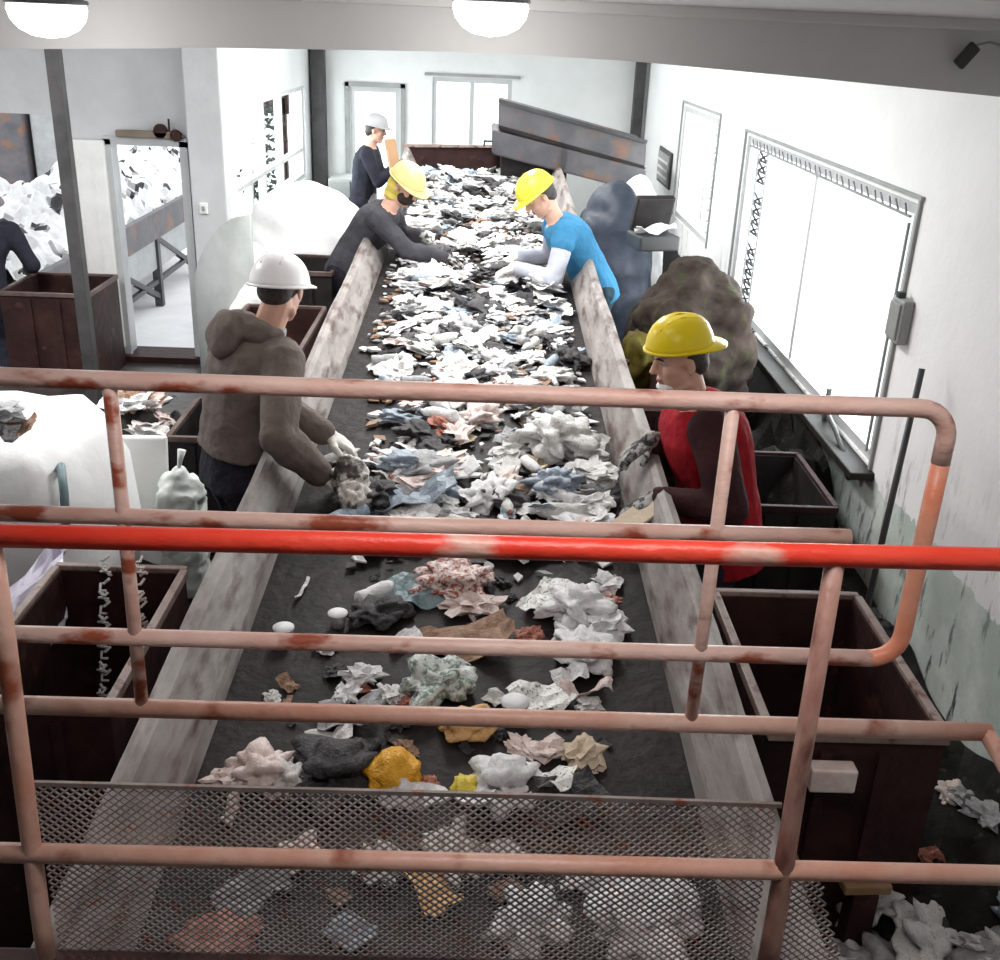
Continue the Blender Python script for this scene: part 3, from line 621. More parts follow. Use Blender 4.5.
def person(label, B, group, jacket, trousers, hat, gloves, sleeves=None, jname='jacket', hood=False, collar=None, hat_off=(0, 0, .045), hat_kind='hat',
           vox=.008, fold=.016, hem=.10, sleeve_end=.97, face=True, hair=M['hair'], mask=None, extra=None, curl=.5, stub=True, hat_tilt=0.0):
    base = V((B.P.x, B.P.y, B.z0)); S = B.S; k_ = S / 1.7
    mb = MB(); B.torso(mb); [B.arm(mb, k) or B.hand(mb, k, 0, curl) or B.leg(mb, k) or B.foot(mb, k) for k in (1, -1)]; B.headgeo(mb)
    bmesh.ops.translate(mb.b, vec=-base, verts=mb.b.verts)
    me = skinned(mb, 'person', M['skin'], vox * .72, 2)
    if face:                                                   # lips belong to the same skin
        me.materials.append(M['lips']); lip = B.HP(.092, 0, -.063) - base
        for p in me.polygons:
            d = p.center - lip
            if abs(d.dot(B.HU)) < .011 * k_ and abs(d.dot(B.HL)) < .022 * k_ and abs(d.dot(B.HF)) < .02 * k_: p.material_index = 1
    root = link('person', me); root.location = base; tag(root, label, 'person', group)
    def add(nm, mb, m, voxel=None, sm=3, fl=0.0, lab=None, par=None):
        bmesh.ops.translate(mb.b, vec=-base, verts=mb.b.verts)
        me = skinned(mb, nm, m, voxel or vox, sm, fl) if voxel != 0 else mb.mesh(nm, m, True)
        o = link(nm, me, par or root)
        if lab: o['label'] = lab
        return o
    # trousers and boots
    mb = MB(); bk = getattr(B, "bulk", 0)
    mb.loft([ring(B.P - B.D * .045 * S, B.L, B.N1, .098 * S + .014, .068 * S + .014), ring(B.P + B.D * .02 * S, B.L, B.N1, .098 * S + .012, .068 * S + .012), ring(B.P + B.D * .085 * S, B.L, B.N1, .088 * S + .010, .064 * S + .010)])
    for k in (1, -1): B.leg(mb, k, .016 + bk * .3)
    add('trousers', mb, trousers, None, 3, fold)
    for k in (1, -1):
        mb = MB(); B.foot(mb, k, .008); add('boot', mb, M['boot'], .008, 2)
    # upper garment
    bk = getattr(B, 'bulk', 0); mb = MB(); B.torso(mb, .021 + bk, hem=hem)
    if not sleeves: [B.arm(mb, k, .017 + bk * .6, sleeve_end) for k in (1, -1)]
    elif stub: [mb.cap(B.sh[k] - B.L2 * k * .02, .036 * S + .020 + bk * .6, B.sh[k] + (B.el[k] - B.sh[k]) * .25, .033 * S + .021 + bk * .5) for k in (1, -1)]
    up = add(jname, mb, jacket, None, 3, fold)
    if sleeves:
        for k in (1, -1):
            mb = MB(); S2 = B.sh[k] + (B.el[k] - B.sh[k]) * (.15 if stub else .0) - B.L2 * k * (0 if stub else .015); e = B.el[k]; w = e + (B.wr[k] - e) * sleeve_end
            mb.cap(S2, (.032 if stub else .036) * S + .014 + bk * .5, e, .025 * S + .017 + bk * .5); mb.cap(e, .026 * S + .017 + bk * .4, w, .0185 * S + .014); add('sleeve', mb, sleeves, None, 3, fold)
    if hood:
        mb = MB(); c = B.nb - B.N2 * .045 * S + B.D2 * .012 * S
        for i in range(9):
            a = PI * (i / 8) ; a2 = PI * ((i + 1) / 8)
            q = lambda t: c + B.L2 * math.cos(t) * .072 * S - B.N2 * math.sin(t) * .050 * S + B.N2 * .035 * S - B.D2 * .012 * S * math.sin(t)
            if i < 8: mb.cap(q(a), (.020 + .014 * math.sin(a)) * S, q(a2), (.020 + .014 * math.sin(a2)) * S)
        mb.ell(c - B.N2 * .045 * S - B.D2 * .035 * S, (B.L2 * .06 * S, B.N2 * .028 * S, B.D2 * .055 * S), 3); add('hood', mb, jacket, None, 4, fold * 1.3, None, up)
    if collar:
        mb = MB(); nd = (B.HP(-.02, 0, -.06) - B.nb).normalized(); u = B.L2; v = u.cross(nd)
        mb.loft([ring(B.nb - nd * .012, u, v, .078 * k_, .074 * k_, p=2), ring(B.nb + nd * .045 * k_, u, v, .068 * k_, .066 * k_, p=2)]); add('collar', mb, collar, .007, 2, .006)
    # gloves
    if gloves:
        for k in (1, -1):
            mb = MB(); B.hand(mb, k, .0032, curl); d = (B.wr[k] - B.el[k]).normalized()
            mb.cap(B.wr[k] - d * .055, .0165 * S + .010, B.wr[k] + d * .01, .0165 * S + .009); add('glove', mb, gloves, vox * .62, 1)
    # face, hair
    if face:
        for q in (1, -1):
            mb = MB(); mb.ell(B.HP(.073, q * .032, .010), (B.HF * .0125 * k_, B.HL * .0145 * k_, B.HU * .0095 * k_), 3); bmesh.ops.translate(mb.b, vec=-base, verts=mb.b.verts)
            em = mb.mesh('eye', M['eye_white'], True); em.materials.append(M['eye_dark']); c = B.HP(.0855, q * .032, .006) - base
            for p in em.polygons:
                if (p.center - c).length < .0075 * k_: p.material_index = 1
            link('eye', em, root)
            mb = MB(); mb.tube([B.HP(.083, q * .052, .027), B.HP(.095, q * .034, .033), B.HP(.098, q * .014, .027)], [.003, .005, .0035], 8); add('eyebrow', mb, hair, 0)
    mb = MB(); mb.ell(B.HP(-.028, 0, .030), (B.HF * .086 * k_, B.HL * .082 * k_, B.HU * .088 * k_), 3)
    mb.ell(B.HP(-.058, 0, -.022), (B.HF * .050 * k_, B.HL * .066 * k_, B.HU * .055 * k_), 3); add('hair', mb, hair, .007, 2, .004)
    if mask:
        mm, kind = mask; mb = MB()
        if kind == 'full': mb.ell(B.HP(.040, 0, -.045), (B.HF * .066 * k_, B.HL * .066 * k_, B.HU * .066 * k_), 3)
        else: mb.ell(B.HP(.064, 0, -.090), (B.HF * .036 * k_, B.HL * .044 * k_, B.HU * .019 * k_), 3)
        add('face_mask', mb, mm, .006, 2)
    # hard hat
    T = Matrix.Rotation(hat_tilt, 3, B.HL); HF, HU, HL = T @ B.HF, T @ B.HU, B.HL; c = B.HP(*hat_off)
    mb = MB(); n = 32; rings = []
    for i in range(11):
        a = PI / 2 * i / 10; r = math.cos(a) ** .82 if i < 10 else .02; z = math.sin(a) * .118
        fl = .004 * (i == 0)
        rings.append([c + (HF * math.cos(t) * (.128 * r + fl) + HL * math.sin(t) * (.106 * r + fl)) * k_ + HU * (z + (.0045 * r * (abs(math.sin(t)) < .22) if i > 3 else 0)) * k_ for t in [2 * PI * j / n for j in range(n)]])
    mb.loft(rings)
    for o in (-.035, 0, .035):                                   # moulded ridges along the crown
        mb.tube([c + (HF * f + HL * o + HU * .119 * math.sqrt(max(.0, 1 - (f / .13) ** 2 - (o / .11) ** 2))) * k_ for f in (-.09, -.05, 0, .05, .09)], .0045 * k_, 8)
    hat_o = add('hard_hat', mb, hat, 0)
    mb = MB(); outer = []; inner = []
    for j in range(n):
        t = 2 * PI * j / n; ct = math.cos(t) * (-1 if hat_kind == 'back' else 1); ex = .010 + .042 * max(0, ct) ** 1.6
        inner.append((t, 0)); outer.append(ex)
    def rr(ex, z): return [c + (HF * math.cos(t) * (.127 + e) + HL * math.sin(t) * (.105 + e)) * k_ + HU * (z - e * .28) * k_ for (t, _), e in zip(inner, ex)]
    zero = [-.006] * n
    mb.loft([rr(zero, .008), rr(outer, .006), rr(outer, -.001), rr(zero, -.002)], False); add('brim', mb, hat, 0, par=hat_o)
    if extra: extra(B, add, root)
    return root

G1 = 'people sorting waste along the belt'
# man in the white helmet, standing left of the belt with his back half turned
W = Body(-.93, 3.83, .015, .60, .12, 1.77, curve=.28, hp=.36, hyaw=.75, LW=(-.62, 4.0, 1.02), RW=(-.585, 3.66, .985), rpole=(-.5, -.85, .5), lpole=(-.4, .4, -.5), hdir=((1, .1, -.5), (1, .0, -.75)))
W.bulk = .014; W.short = 2
person('person in white helmet and taupe hooded top, seen from behind, reaching over the belt', W, G1, M['hoodie'], M['jeans'], M['hat_white'], M['glove_white'],
       jname='hooded_top', hood=True, vox=.008, hem=.09, collar=M['apron'], hat_off=(-.014, 0, .006), hat_tilt=-.2)
# man in the red jacket, right of the belt, seen in profile
Rm = Body(.95, 3.68, -.04, PI + .08, .20, 1.68, curve=.22, hp=.20, hyaw=.16, LW=(.66, 3.43, 1.03), RW=(.665, 3.72, 1.14), lpole=(.35, -.6, -.6), rpole=(.3, .5, -.6), hdir=((-1, -.25, -.35), (-1, -.3, -.5)))
Rm.bulk = .022
person('person in yellow helmet and red jacket, in profile, holding a cardboard flap', Rm, G1, M['red_jacket'], M['jeans'], M['hat_yellow'], M['glove_grey'],
       sleeves=M['maroon'], stub=False, vox=.008, hem=.16, mask=(M['mask_white'], 'chin'), collar=M['red_jacket'], hat_kind='back', hat_off=(-.004, 0, .052), hat_tilt=-.06)
# man in grey, bending over the belt further back on the left
def scarf(B, add, root):
    mb = MB()
    mb.ell(B.HP(-.035, 0, -.02), (B.HF * .080, B.HL * .092, B.HU * .085), 3); mb.ell(B.HP(-.035, 0, -.09), (B.HF * .072, B.HL * .088, B.HU * .05), 3); add('neck_flap', mb, M['yellow_cloth'], .009, 3, .008)
Gm = Body(-.93, 7.2, .13, -.18, .52, 1.70, curve=.22, hp=.55, hyaw=-.35, LW=(-.42, 7.35, 1.22), RW=(-.25, 6.95, 1.16), rpole=(-.2, -.5, -.3), lpole=(-.2, .6, -.3), hdir=((1, 0, -.6), (1, .1, -.35)))
person('person in cream yellow helmet and dark grey top bending over the belt', Gm, G1, M['grey_sweater'], M['jeans'], M['hat_cream'], M['glove_grey'],
       jname='sweater', vox=.010, mask=(M['mask_dark'], 'full'), extra=scarf, hem=.06)
# man in the blue shirt, bending over from the right
Bm = Body(.745, 6.82, .13, PI + .12, .46, 1.72, curve=.30, hp=.65, hyaw=.15, LW=(.21, 6.60, 1.18), RW=(.23, 7.0, 1.18), lpole=(.3, -.4, -.7), rpole=(.3, .5, -.6), hdir=((-1, .05, -.3), (-1, 0, -.5)))
person('person in lime yellow helmet and blue shirt bending over the belt', Bm, G1, M['blue_shirt'], M['teal_trousers'], M['hat_lime'], M['glove_white'],
       sleeves=M['light_sleeve'], jname='shirt', vox=.010, hem=.09)
# far figure by the back window
def apron(B, add, root):
    mb = MB(); mb.loft([ring(B.P - B.D * .28 * B.S + B.N1 * .06, B.L, B.N1, .105 * B.S, .055 * B.S), ring(B.P + B.N1 * .05, B.L, B.N1, .095 * B.S, .055 * B.S), ring(B.waist + B.N1 * .05, B.L, B.N1, .075 * B.S, .04 * B.S)]); add('apron', mb, M['apron'], .012, 3, .01)
Fm = Body(-1.28, 11.3, .0, -.05, .12, 1.70, curve=.12, hp=.15, LW=(-.90, 11.42, 1.22), RW=(-.90, 11.12, 1.25), rpole=(-.3, -.2, -1), lpole=(-.3, .2, -1))
person('person in dark workwear and pale helmet standing against the far left window', Fm, G1, M['dark_clothes'], M['dark_clothes'], M['hat_grey'], M['glove_grey'], vox=.011, extra=apron)
# hunched figure at the left edge, half out of view
Lm = Body(-3.62, 7.55, -.15, PI * .55, .55, 1.66, curve=.35, hp=.5, LW=(-3.85, 8.0, .75), RW=(-3.45, 8.02, .75))
person('person in dark workwear hunched over at the left edge of the picture', Lm, G1, M['dark_clothes'], M['dark_clothes'], M['hat_white'], M['glove_grey'], vox=.012)
# boards the two rear sorters stand on
for x0, x1, yc, lab in ((-1.25, -.82, 7.2, 'low grey pallet under the person in the dark grey top'), (.70, 1.1, 6.80, 'low grey pallet under the person in the blue shirt')):
    t = thing('pallet', lab, 'pallet', ((x0 + x1) / 2, yc, 0))
    for i in range(4):
        MB().box((x0 + .05 + (x1 - x0 - .1) * i / 3, yc, .107), (.09, .9, .022), bev=.003).build('deck_board', M['pallet'], t)
    for j in (-.4, 0, .4): MB().box(((x0 + x1) / 2, yc + j, .048), (x1 - x0, .08, .096)).build('bearer', M['pallet'], t)

# cardboard held in the left hand of the red jacketed man; film bundle in the hand of the man in white
t = tag(MB().bar((.66, 3.40, 1.04), (.47, 3.30, .93), .11, .012, .003).build('cardboard_flap', WC['card']), 'pale cardboard flap in the hand of the man in the red jacket', 'cardboard')

# ------------------------------------------------------------------ waste: makers return mesh data lying on z = 0, about 1 unit across
def crumple(seed, sub=3, amp=.35, freq=2.2, flat=.5, lobes=0.0, smooth=False, elong=1.0, lift=.5):
    b = bmesh.new(); bmesh.ops.create_icosphere(b, subdivisions=sub, radius=.5); off = V((seed * 7.31, seed * 3.17, seed * 1.7))
    for v in b.verts:
        d = v.co.normalized(); n = noise.noise(d * freq + off); c = noise.cell(d * (freq * 1.6) + off)
        r = .5 * (1 + amp * n + amp * .35 * (c - .5) + lobes * abs(noise.noise(d * freq * .7 - off)))
        v.co = d * r; v.co.x *= elong; v.co.z *= flat
    zm = min(v.co.z for v in b.verts)
    for v in b.verts: v.co.z = max(v.co.z, zm * lift); 
    zm = min(v.co.z for v in b.verts)
    for v in b.verts: v.co.z -= zm
    me = bpy.data.meshes.new('crumple'); b.to_mesh(me); b.free()
    if smooth: me.polygons.foreach_set('use_smooth', [True] * len(me.polygons))
    return me
def sheet(seed, nx=9, ny=7, bend=.22, thick=.012, asp=.7):
    b = bmesh.new(); off = V((seed * 5.1, seed * 2.3, 0)); g = []
    rr = random.Random(seed); fx, fk = rr.uniform(-.3, .3), rr.uniform(.3, .9)
    for i in range(nx + 1):
        row = []
        for j in range(ny + 1):
            x, y = i / nx - .5, (j / ny - .5) * asp; 
            z = bend * noise.noise(V((x * 2.3, y * 2.3, 0)) + off) + .5 * bend * noise.cell(V((x * 5, y * 5, 0)) + off) * .5 + max(0, x - fx) * fk * .6
            e = .06 * noise.noise(V((x * 9, y * 9, 3)) + off); row.append((x + e, y + e, z))
        g.append(row)
    zm = min(p[2] for r in g for p in r); vs = [[[b.verts.new((p[0], p[1], p[2] - zm + k * thick)) for p in r] for r in g] for k in (0, 1)]
    for i in range(nx):
        for j in range(ny):
            b.faces.new((vs[1][i][j], vs[1][i + 1][j], vs[1][i + 1][j + 1], vs[1][i][j + 1])); b.faces.new((vs[0][i][j + 1], vs[0][i + 1][j + 1], vs[0][i + 1][j], vs[0][i][j]))
    edge = [(i, 0) for i in range(nx)] + [(nx, j) for j in range(ny)] + [(i, ny) for i in range(nx, 0, -1)] + [(0, j) for j in range(ny, 0, -1)]
    for a, c in zip(edge, edge[1:] + edge[:1]): b.faces.new((vs[0][a[0]][a[1]], vs[0][c[0]][c[1]], vs[1][c[0]][c[1]], vs[1][a[0]][a[1]]))
    bmesh.ops.recalc_face_normals(b, faces=b.faces); me = bpy.data.meshes.new('sheet'); b.to_mesh(me); b.free(); return me
def bottle_mesh(seed):
    rr = random.Random(seed); mb = MB(); pr = [(.01, 0), (.14, .0), (.155, .02), (.15, .2), (.138, .26), (.15, .32), (.152, .60), (.12, .74), (.06, .84), (.052, .90), (.01, .90)]
    mb.lathe(pr, 14); off = V((seed, 2 * seed, 0))
    for v in mb.b.verts:
        if .05 < v.co.z < .8: v.co.x *= 1 - .45 * abs(noise.noise(V((0, 0, v.co.z * 3)) + off)); v.co.y *= 1 + .12 * noise.noise(V((4, 0, v.co.z * 3)) + off)
    for v in mb.b.verts: v.co = V((v.co.z - .45, v.co.y, v.co.x + .13))
    return mb.mesh('bottle', None, True)
def capmesh():
    mb = MB().lathe([(.01, .885), (.062, .885), (.064, .95), (.055, .965), (.01, .965)], 12)
    for v in mb.b.verts: v.co = V((v.co.z - .45, v.co.y, v.co.x + .13))
    return mb.mesh('cap', None, True)
def carton_mesh(seed):
    rr = random.Random(seed); mb = MB(); a = rr.uniform(.15, .7)
    mb.box((0, 0, .03), (.8, .55, .05)); mb.box((.5, 0, .03 + .18 * math.sin(a)), (.36, .53, .04), Matrix.Rotation(-a, 3, 'Y')); mb.box((-.1, .34, .08), (.5, .2, .035), Matrix.Rotation(rr.uniform(.2, .8), 3, 'X'))
    if seed % 2: mb.box((-.44, 0, .09), (.2, .5, .035), Matrix.Rotation(rr.uniform(.3, .9), 3, 'Y'))
    bmesh.ops.bevel(mb.b, geom=list(mb.b.edges), offset=.008, segments=1, affect='EDGES')
    me = mb.mesh('carton', None); return me
PAPER = [crumple(i, 3, .8, 2.6, .5, 0, False, R.uniform(1, 1.6)) for i in range(8)]
BAG = [crumple(20 + i, 4, .75, 1.9, .48, .5, True, R.uniform(1, 1.45)) for i in range(7)]
SHEET = [sheet(i + 1) for i in range(7)]
BOT = [bottle_mesh(i + 1) for i in range(4)]; CAPM = capmesh()
CARD = [carton_mesh(i) for i in range(4)]
CACHE = {}
def with_mat(me, key):
    k = (me.name, key)
    if k not in CACHE:
        c = me.copy(); c.materials.clear(); c.materials.append(WC[key]); CACHE[k] = c
    return CACHE[k]
tilt0 = math.atan(SL)
def lay(name, me, key, x, y, z, size, rz=None, label='', cat='', group=None, tilt=.25, flat=1.0):
    o = link(name, with_mat(me, key)); o.location = (x, y, z); o.scale = (size, size, size * flat)
    o.rotation_euler = (tilt0 + R.uniform(-tilt, tilt), R.uniform(-tilt, tilt), R.uniform(0, 2 * PI) if rz is None else rz)
    return tag(o, label, cat, group)
def bottle(key, x, y, z, size, rz, label, group=None, capkey='blue'):
    o = lay('plastic_bottle', R.choice(BOT), key, x, y, z, size, rz, label, 'bottle', group, .12)
    c = link('cap', with_mat(CAPM, capkey)); c.parent = o
    return o
def onb(x, y, up=0.0): return bz(y) + up

# thin layer of fine litter over the belt (nobody could count it)
mb = MB(); rr = random.Random(5)
for i in range(2600):
    y = 3.1 + (10.5 - 3.1) * rr.random() ** .8; x = rr.uniform(XL + .06, XR - .06)
    if y < 5.3 and x < XL + .22 + .1 * noise.noise(V((x, y, 0))): continue
    s = rr.uniform(.015, .05); a = rr.uniform(0, PI); c, q = math.cos(a) * s, math.sin(a) * s; z = onb(x, y, .004 + rr.random() * .012); k = rr.uniform(.3, .8); h = rr.uniform(.004, .016)
    mb.loft([[V((x + c, y + q, z)), V((x - q * k, y + c * k, z + h * .3)), V((x - c, y - q, z)), V((x + q * k, y - c * k, z))], [V((x + c * .8, y + q * .8, z + h)), V((x - q * k, y + c * k, z + h)), V((x - c, y - q, z + h * .6)), V((x + q * k, y - c * k, z + h))]])
me = mb.mesh('fine_litter', WC['pale']); 
for k in ('grey', 'dark', 'brown', 'white'): me.materials.append(WC[k])
for i, p in enumerate(me.polygons): p.material_index = (hash((i // 6) * 7919) >> 3) % 5
tag(link('fine_litter', me), 'fine mixed litter strewn over the middle and far belt', 'litter', kind='stuff')

# pieces one could pick out, zone by zone along the belt
ZONES = [('far', 8.5, 10.5, 'on the belt beyond the two bending people', 150, (.11, .20)),
         ('bend', 6.3, 8.5, 'on the belt between the two bending people', 160, (.10, .20)),
         ('mid', 4.6, 6.3, 'on the belt just above the top handrail', 150, (.08, .17)),
         ('front', 3.25, 4.6, 'on the belt between white helmet and red jacket', 130, (.07, .18))]
KIND = {'paper': ('crumpled_paper', PAPER, 'crumpled paper scrap', 'waste paper', ['white', 'white', 'pale', 'pale', 'grey', 'dark', 'pink']),
        'bag': ('plastic_bag', BAG, 'crumpled plastic bag', 'plastic bag', ['white', 'pale', 'dark', 'dark', 'blue', 'grey']),
        'sheet': ('film_sheet', SHEET, 'bent scrap of sheet', 'scrap', ['white', 'white', 'pale', 'grey', 'dark', 'blue']),
        'card': ('carton_piece', CARD, 'flattened carton piece', 'cardboard', ['card', 'brown', 'white', 'pale', 'grey'])}
WORD = {'white': 'white', 'pale': 'pale grey', 'grey': 'mid grey', 'dark': 'blackish', 'pink': 'pinkish', 'blue': 'blue grey', 'card': 'buff', 'brown': 'brown', 'red': 'rusty red'}
MANW = [(-.50, 3.72)]
for zn, ya, yb, where, cnt, (s0, s1) in ZONES:
    for i in range(cnt):
        for _ in range(30):
            y = R.uniform(ya, yb); x = R.uniform(XL + .10, XR - .09)
            edge = XL + (.20 if y > 5.3 else .26) + .12 * noise.noise(V((y * 1.3, 0, 1)))
            if zn in ('mid', 'front') and x < edge and R.random() < .88: continue
            if zn == 'mid' and x > XR - .2 and y < 5.3 and R.random() < .7: continue
            break
        r = R.random()
        if r < .08 and zn != 'far':
            key = R.choice(['pale', 'blue', 'white', 'grey'])
            bottle(key, x, y, onb(x, y, R.uniform(.0, .03)), R.uniform(.15, .22), R.uniform(0, 6.28), f'{WORD[key]} crushed plastic bottle {where}', f'{WORD[key]} bottles {where}', R.choice(['white', 'blue', 'red']))
            continue
        kd = 'paper' if r < .40 else 'bag' if r < .60 else 'sheet' if r < .85 else 'card'
        nm, pool, what, cat, keys = KIND[kd]; key = R.choice(keys)
        if zn == 'front' and kd != 'card' and y > 4.0 and x < .1 and R.random() < .4: key = R.choice(['red', 'pink', 'dark'])
        sz = R.uniform(s0, s1) * (1.1 if kd in ('bag', 'sheet') else .9)
        up = R.uniform(.0, .055 if zn in ('far', 'bend') else .025)
        lab = f'{WORD[key]} {what} {where}'
        lay(nm, R.choice(pool), key, x, y, onb(x, y, up), sz, None, lab, cat, f'{WORD[key]} {what}s {where}', .30, R.uniform(.55, 1.0))

# single pieces on the near, emptier belt
def near(name, me, key, x, y, size, rz, label, cat, tilt=.1, flat=1.0, up=.0): return lay(name, me, key, x, y, onb(x, y, up), size, rz, label, cat, None, tilt, flat)
near('plastic_bag', crumple(101, 4, .25, 1.8, .85, .15, True, 1.05), 'orange', -.187, 2.13, .135, .4, 'bright orange rounded bag on the near belt above the mesh', 'plastic bag')
near('plastic_bag', crumple(102, 4, .3, 1.9, .7, .1, True, 1.25), 'peach', .006, 2.33, .125, .1, 'peach coloured lump half hidden behind the bottom pipe', 'plastic bag')
near('plastic_bag', BAG[1], 'white', .098, 2.10, .135, .9, 'bright white crumpled bag beside the yellow lump', 'plastic bag', flat=1.3)
near('plastic_bag', crumple(103, 3, .4, 2.4, .8, .1, True), 'yellow', .001, 2.10, .075, .2, 'small yellow lump against the bright white bag', 'plastic bag')
near('food_packet', SHEET[2], 'print', .185, 2.10, .155, -.3, 'white printed packet right of the yellow lump', 'packet', .3, 1.2)
near('film_strip', sheet(44, 14, 3, .2, .02, .17), 'white', -.075, 2.035, .29, -.22, 'long white film strip lying in front of the orange bag', 'film')
near('plastic_bag', BAG[3], 'pink', -.510, 2.13, .125, .5, 'pinkish bag bunched against the left side board', 'plastic bag', flat=1.4)
near('plastic_bag', BAG[4], 'pale', -.44, 2.10, .10, 1.9, 'pale grey bag beside the pinkish bag', 'plastic bag', flat=1.3)
near('crumpled_paper', PAPER[3], 'pink', -.60, 2.11, .07, .2, 'small pink paper ball at the left side board', 'waste paper', flat=1.3)
near('film_strip', sheet(45, 8, 3, .4, .03, .22), 'pink', -.556, 2.02, .12, 1.5, 'upright pink strip in front of the pinkish bag', 'film', .3)
near('plastic_bag', BAG[5], 'green', -.082, 2.50, .155, .7, 'green and white crumpled bag in the middle of the near belt', 'plastic bag', flat=1.4)
near('crumpled_paper', PAPER[0], 'white', -.305, 2.54, .085, .3, 'white paper scrap, uppermost of the three left of the green and white bag', 'waste paper', flat=1.2)
near('crumpled_paper', PAPER[1], 'white', -.342, 2.46, .07, 1.3, 'white paper scrap, leftmost of the three left of the green and white bag', 'waste paper', flat=1.2)
near('crumpled_paper', PAPER[2], 'pale', -.219, 2.46, .07, 2.0, 'pale paper scrap, nearest to the green and white bag', 'waste paper', flat=1.2)
near('film_sheet', SHEET[4], 'grey', -.318, 2.36, .17, .1, 'grey film sheet left of the peach coloured lump', 'film', .1)
def pot(x, y, key, s, label):
    t = thing('plastic_tub', label, 'tub', (x, y, onb(x, y)))
    MB().lathe([(.01, .0), (.024 * s, 0), (.031 * s, .045 * s), (.033 * s, .047 * s), (.028 * s, .044 * s), (.022 * s, .006), (.01, .006)], 18, (x, y, onb(x, y))).build('tub_body', WC[key], t, True)
    MB().lathe([(.005, .047 * s), (.034 * s, .047 * s), (.034 * s, .053 * s), (.005, .054 * s)], 18, (x, y, onb(x, y))).build('lid', WC['white'], t, True)
pot(-.560, 2.72, 'pale', .95, 'small pale tub with a lid near the left side board')
pot(-.410, 2.81, 'white', .9, 'small white tub with a lid beyond the middle pipe')
pot(.128, 2.385, 'white', 1.15, 'white tub with a lid right of the peach coloured lump')
near('crumpled_paper', PAPER[4], 'white', -.431, 2.68, .06, 0, 'tiny white paper scrap behind the middle pipe on the left', 'waste paper')
bottle('white', -.304, 2.98, onb(0, 2.98), .17, .75, 'white bottle lying askew on the empty left of the near belt', None, 'dark')
near('plastic_bag', BAG[0], 'dark', -.29, 2.86, .13, .5, 'black crumpled bag under the white askew bottle', 'plastic bag')
near('film_sheet', SHEET[3], 'white', -.197, 2.72, .10, .5, 'small white sheet just beyond the middle pipe', 'film', .05)
near('film_sheet', SHEET[5], 'brown', -.01, 2.72, .26, .2, 'wide brown film sheet beyond the middle pipe', 'film', .1)
near('film_sheet', SHEET[6], 'teal', -.175, 2.99, .24, .3, 'pale teal film sheet under the bright red rail', 'film', .05)
near('plastic_bag', BAG[2], 'white', .329, 2.90, .19, .7, 'big white bag on the right of the near belt, crumpled flat', 'plastic bag', flat=1.1)
near('food_packet', SHEET[0], 'print', .24, 2.95, .18, 1.0, 'printed white packet left of the big white bag', 'packet', .25)
near('crumpled_paper', PAPER[5], 'white', .415, 2.82, .13, .6, 'white paper ball right of the big white bag', 'waste paper', flat=1.2)
near('plastic_bag', BAG[6], 'white', .335, 2.70, .16, 2.1, 'white bag in front of the big white bag, near the middle pipe', 'plastic bag')
near('food_packet', SHEET[1], 'print', .20, 2.46, .17, .3, 'dark printed packet right of the white tub', 'packet', .2)
near('film_strip', sheet(46, 10, 4, .3, .02, .25), 'pink', .325, 2.48, .15, .1, 'pinkish film strip near the right side board', 'film', .15)
near('film_sheet', SHEET[2], 'white', .29, 2.57, .10, .2, 'small white sheet just in front of the middle pipe', 'film', .05)
near('plastic_bag', BAG[3], 'reddish', -.056, 3.04, .20, .2, 'rusty red and white crumpled bag under the bright red rail', 'plastic bag')
near('crumpled_paper', PAPER[6], 'white', .445, 3.08, .10, .8, 'white paper ball at the right under the bright red rail', 'waste paper')
near('crumpled_paper', PAPER[7], 'pink', -.005, 2.93, .14, .2, 'pink paper scrap in front of the red and white bag', 'waste paper')
near('crumpled_paper', PAPER[2], 'pink', .204, 2.25, .08, .2, 'pinkish paper scrap behind the bright white bag', 'waste paper')
near('crumpled_paper', PAPER[5], 'card', .302, 2.23, .10, 1.2, 'buff paper scrap right of the printed packet', 'waste paper', flat=1.3)
near('crumpled_paper', PAPER[1], 'pink', .139, 2.26, .07, 2.2, 'small pink paper scrap below the white tub', 'waste paper')
near('film_sheet', SHEET[1], 'dark', .24, 2.06, .2, .4, 'black film sheet at the right of the printed packet', 'film', .1)
near('plastic_bag', BAG[1], 'dark', -.33, 2.14, .17, 1.0, 'black bag left of the orange bag', 'plastic bag')
near('film_strip', sheet(47, 8, 3, .3, .03, .25), 'pale', -.262, 2.11, .075, 1.4, 'pale strip standing at the left of the orange bag', 'film', .2)
near('film_sheet', SHEET[4], 'pale', -.36, 2.26, .13, .1, 'pale film sheet under the bottom pipe left of the orange bag', 'film', .1)
near('film_strip', sheet(48, 8, 3, .2, .02, .1), 'white', -.55, 2.99, .12, 1.4, 'thin white strip on the bare left of the belt under the red rail', 'film', .1)
# small bits between them
for i in range(46):
    y = 1.75 + 1.35 * rr.random(); x = rr.uniform(XL + .12, XR - .1)
    if x < -.2 and rr.random() < .5: x += .35
    kd = rr.choice(['paper', 'paper', 'sheet', 'card']); nm, pool, what, cat, keys = KIND[kd]; key = rr.choice(['pink', 'dark', 'red', 'pale', 'white', 'brown', 'dark', 'dark', 'red'])
    lay(nm, rr.choice(pool), key, x, y, onb(x, y), rr.uniform(.03, .075), None, f'small {WORD[key]} {what} on the near, emptier belt', cat, f'small {WORD[key]} {what}s on the near belt', .2)
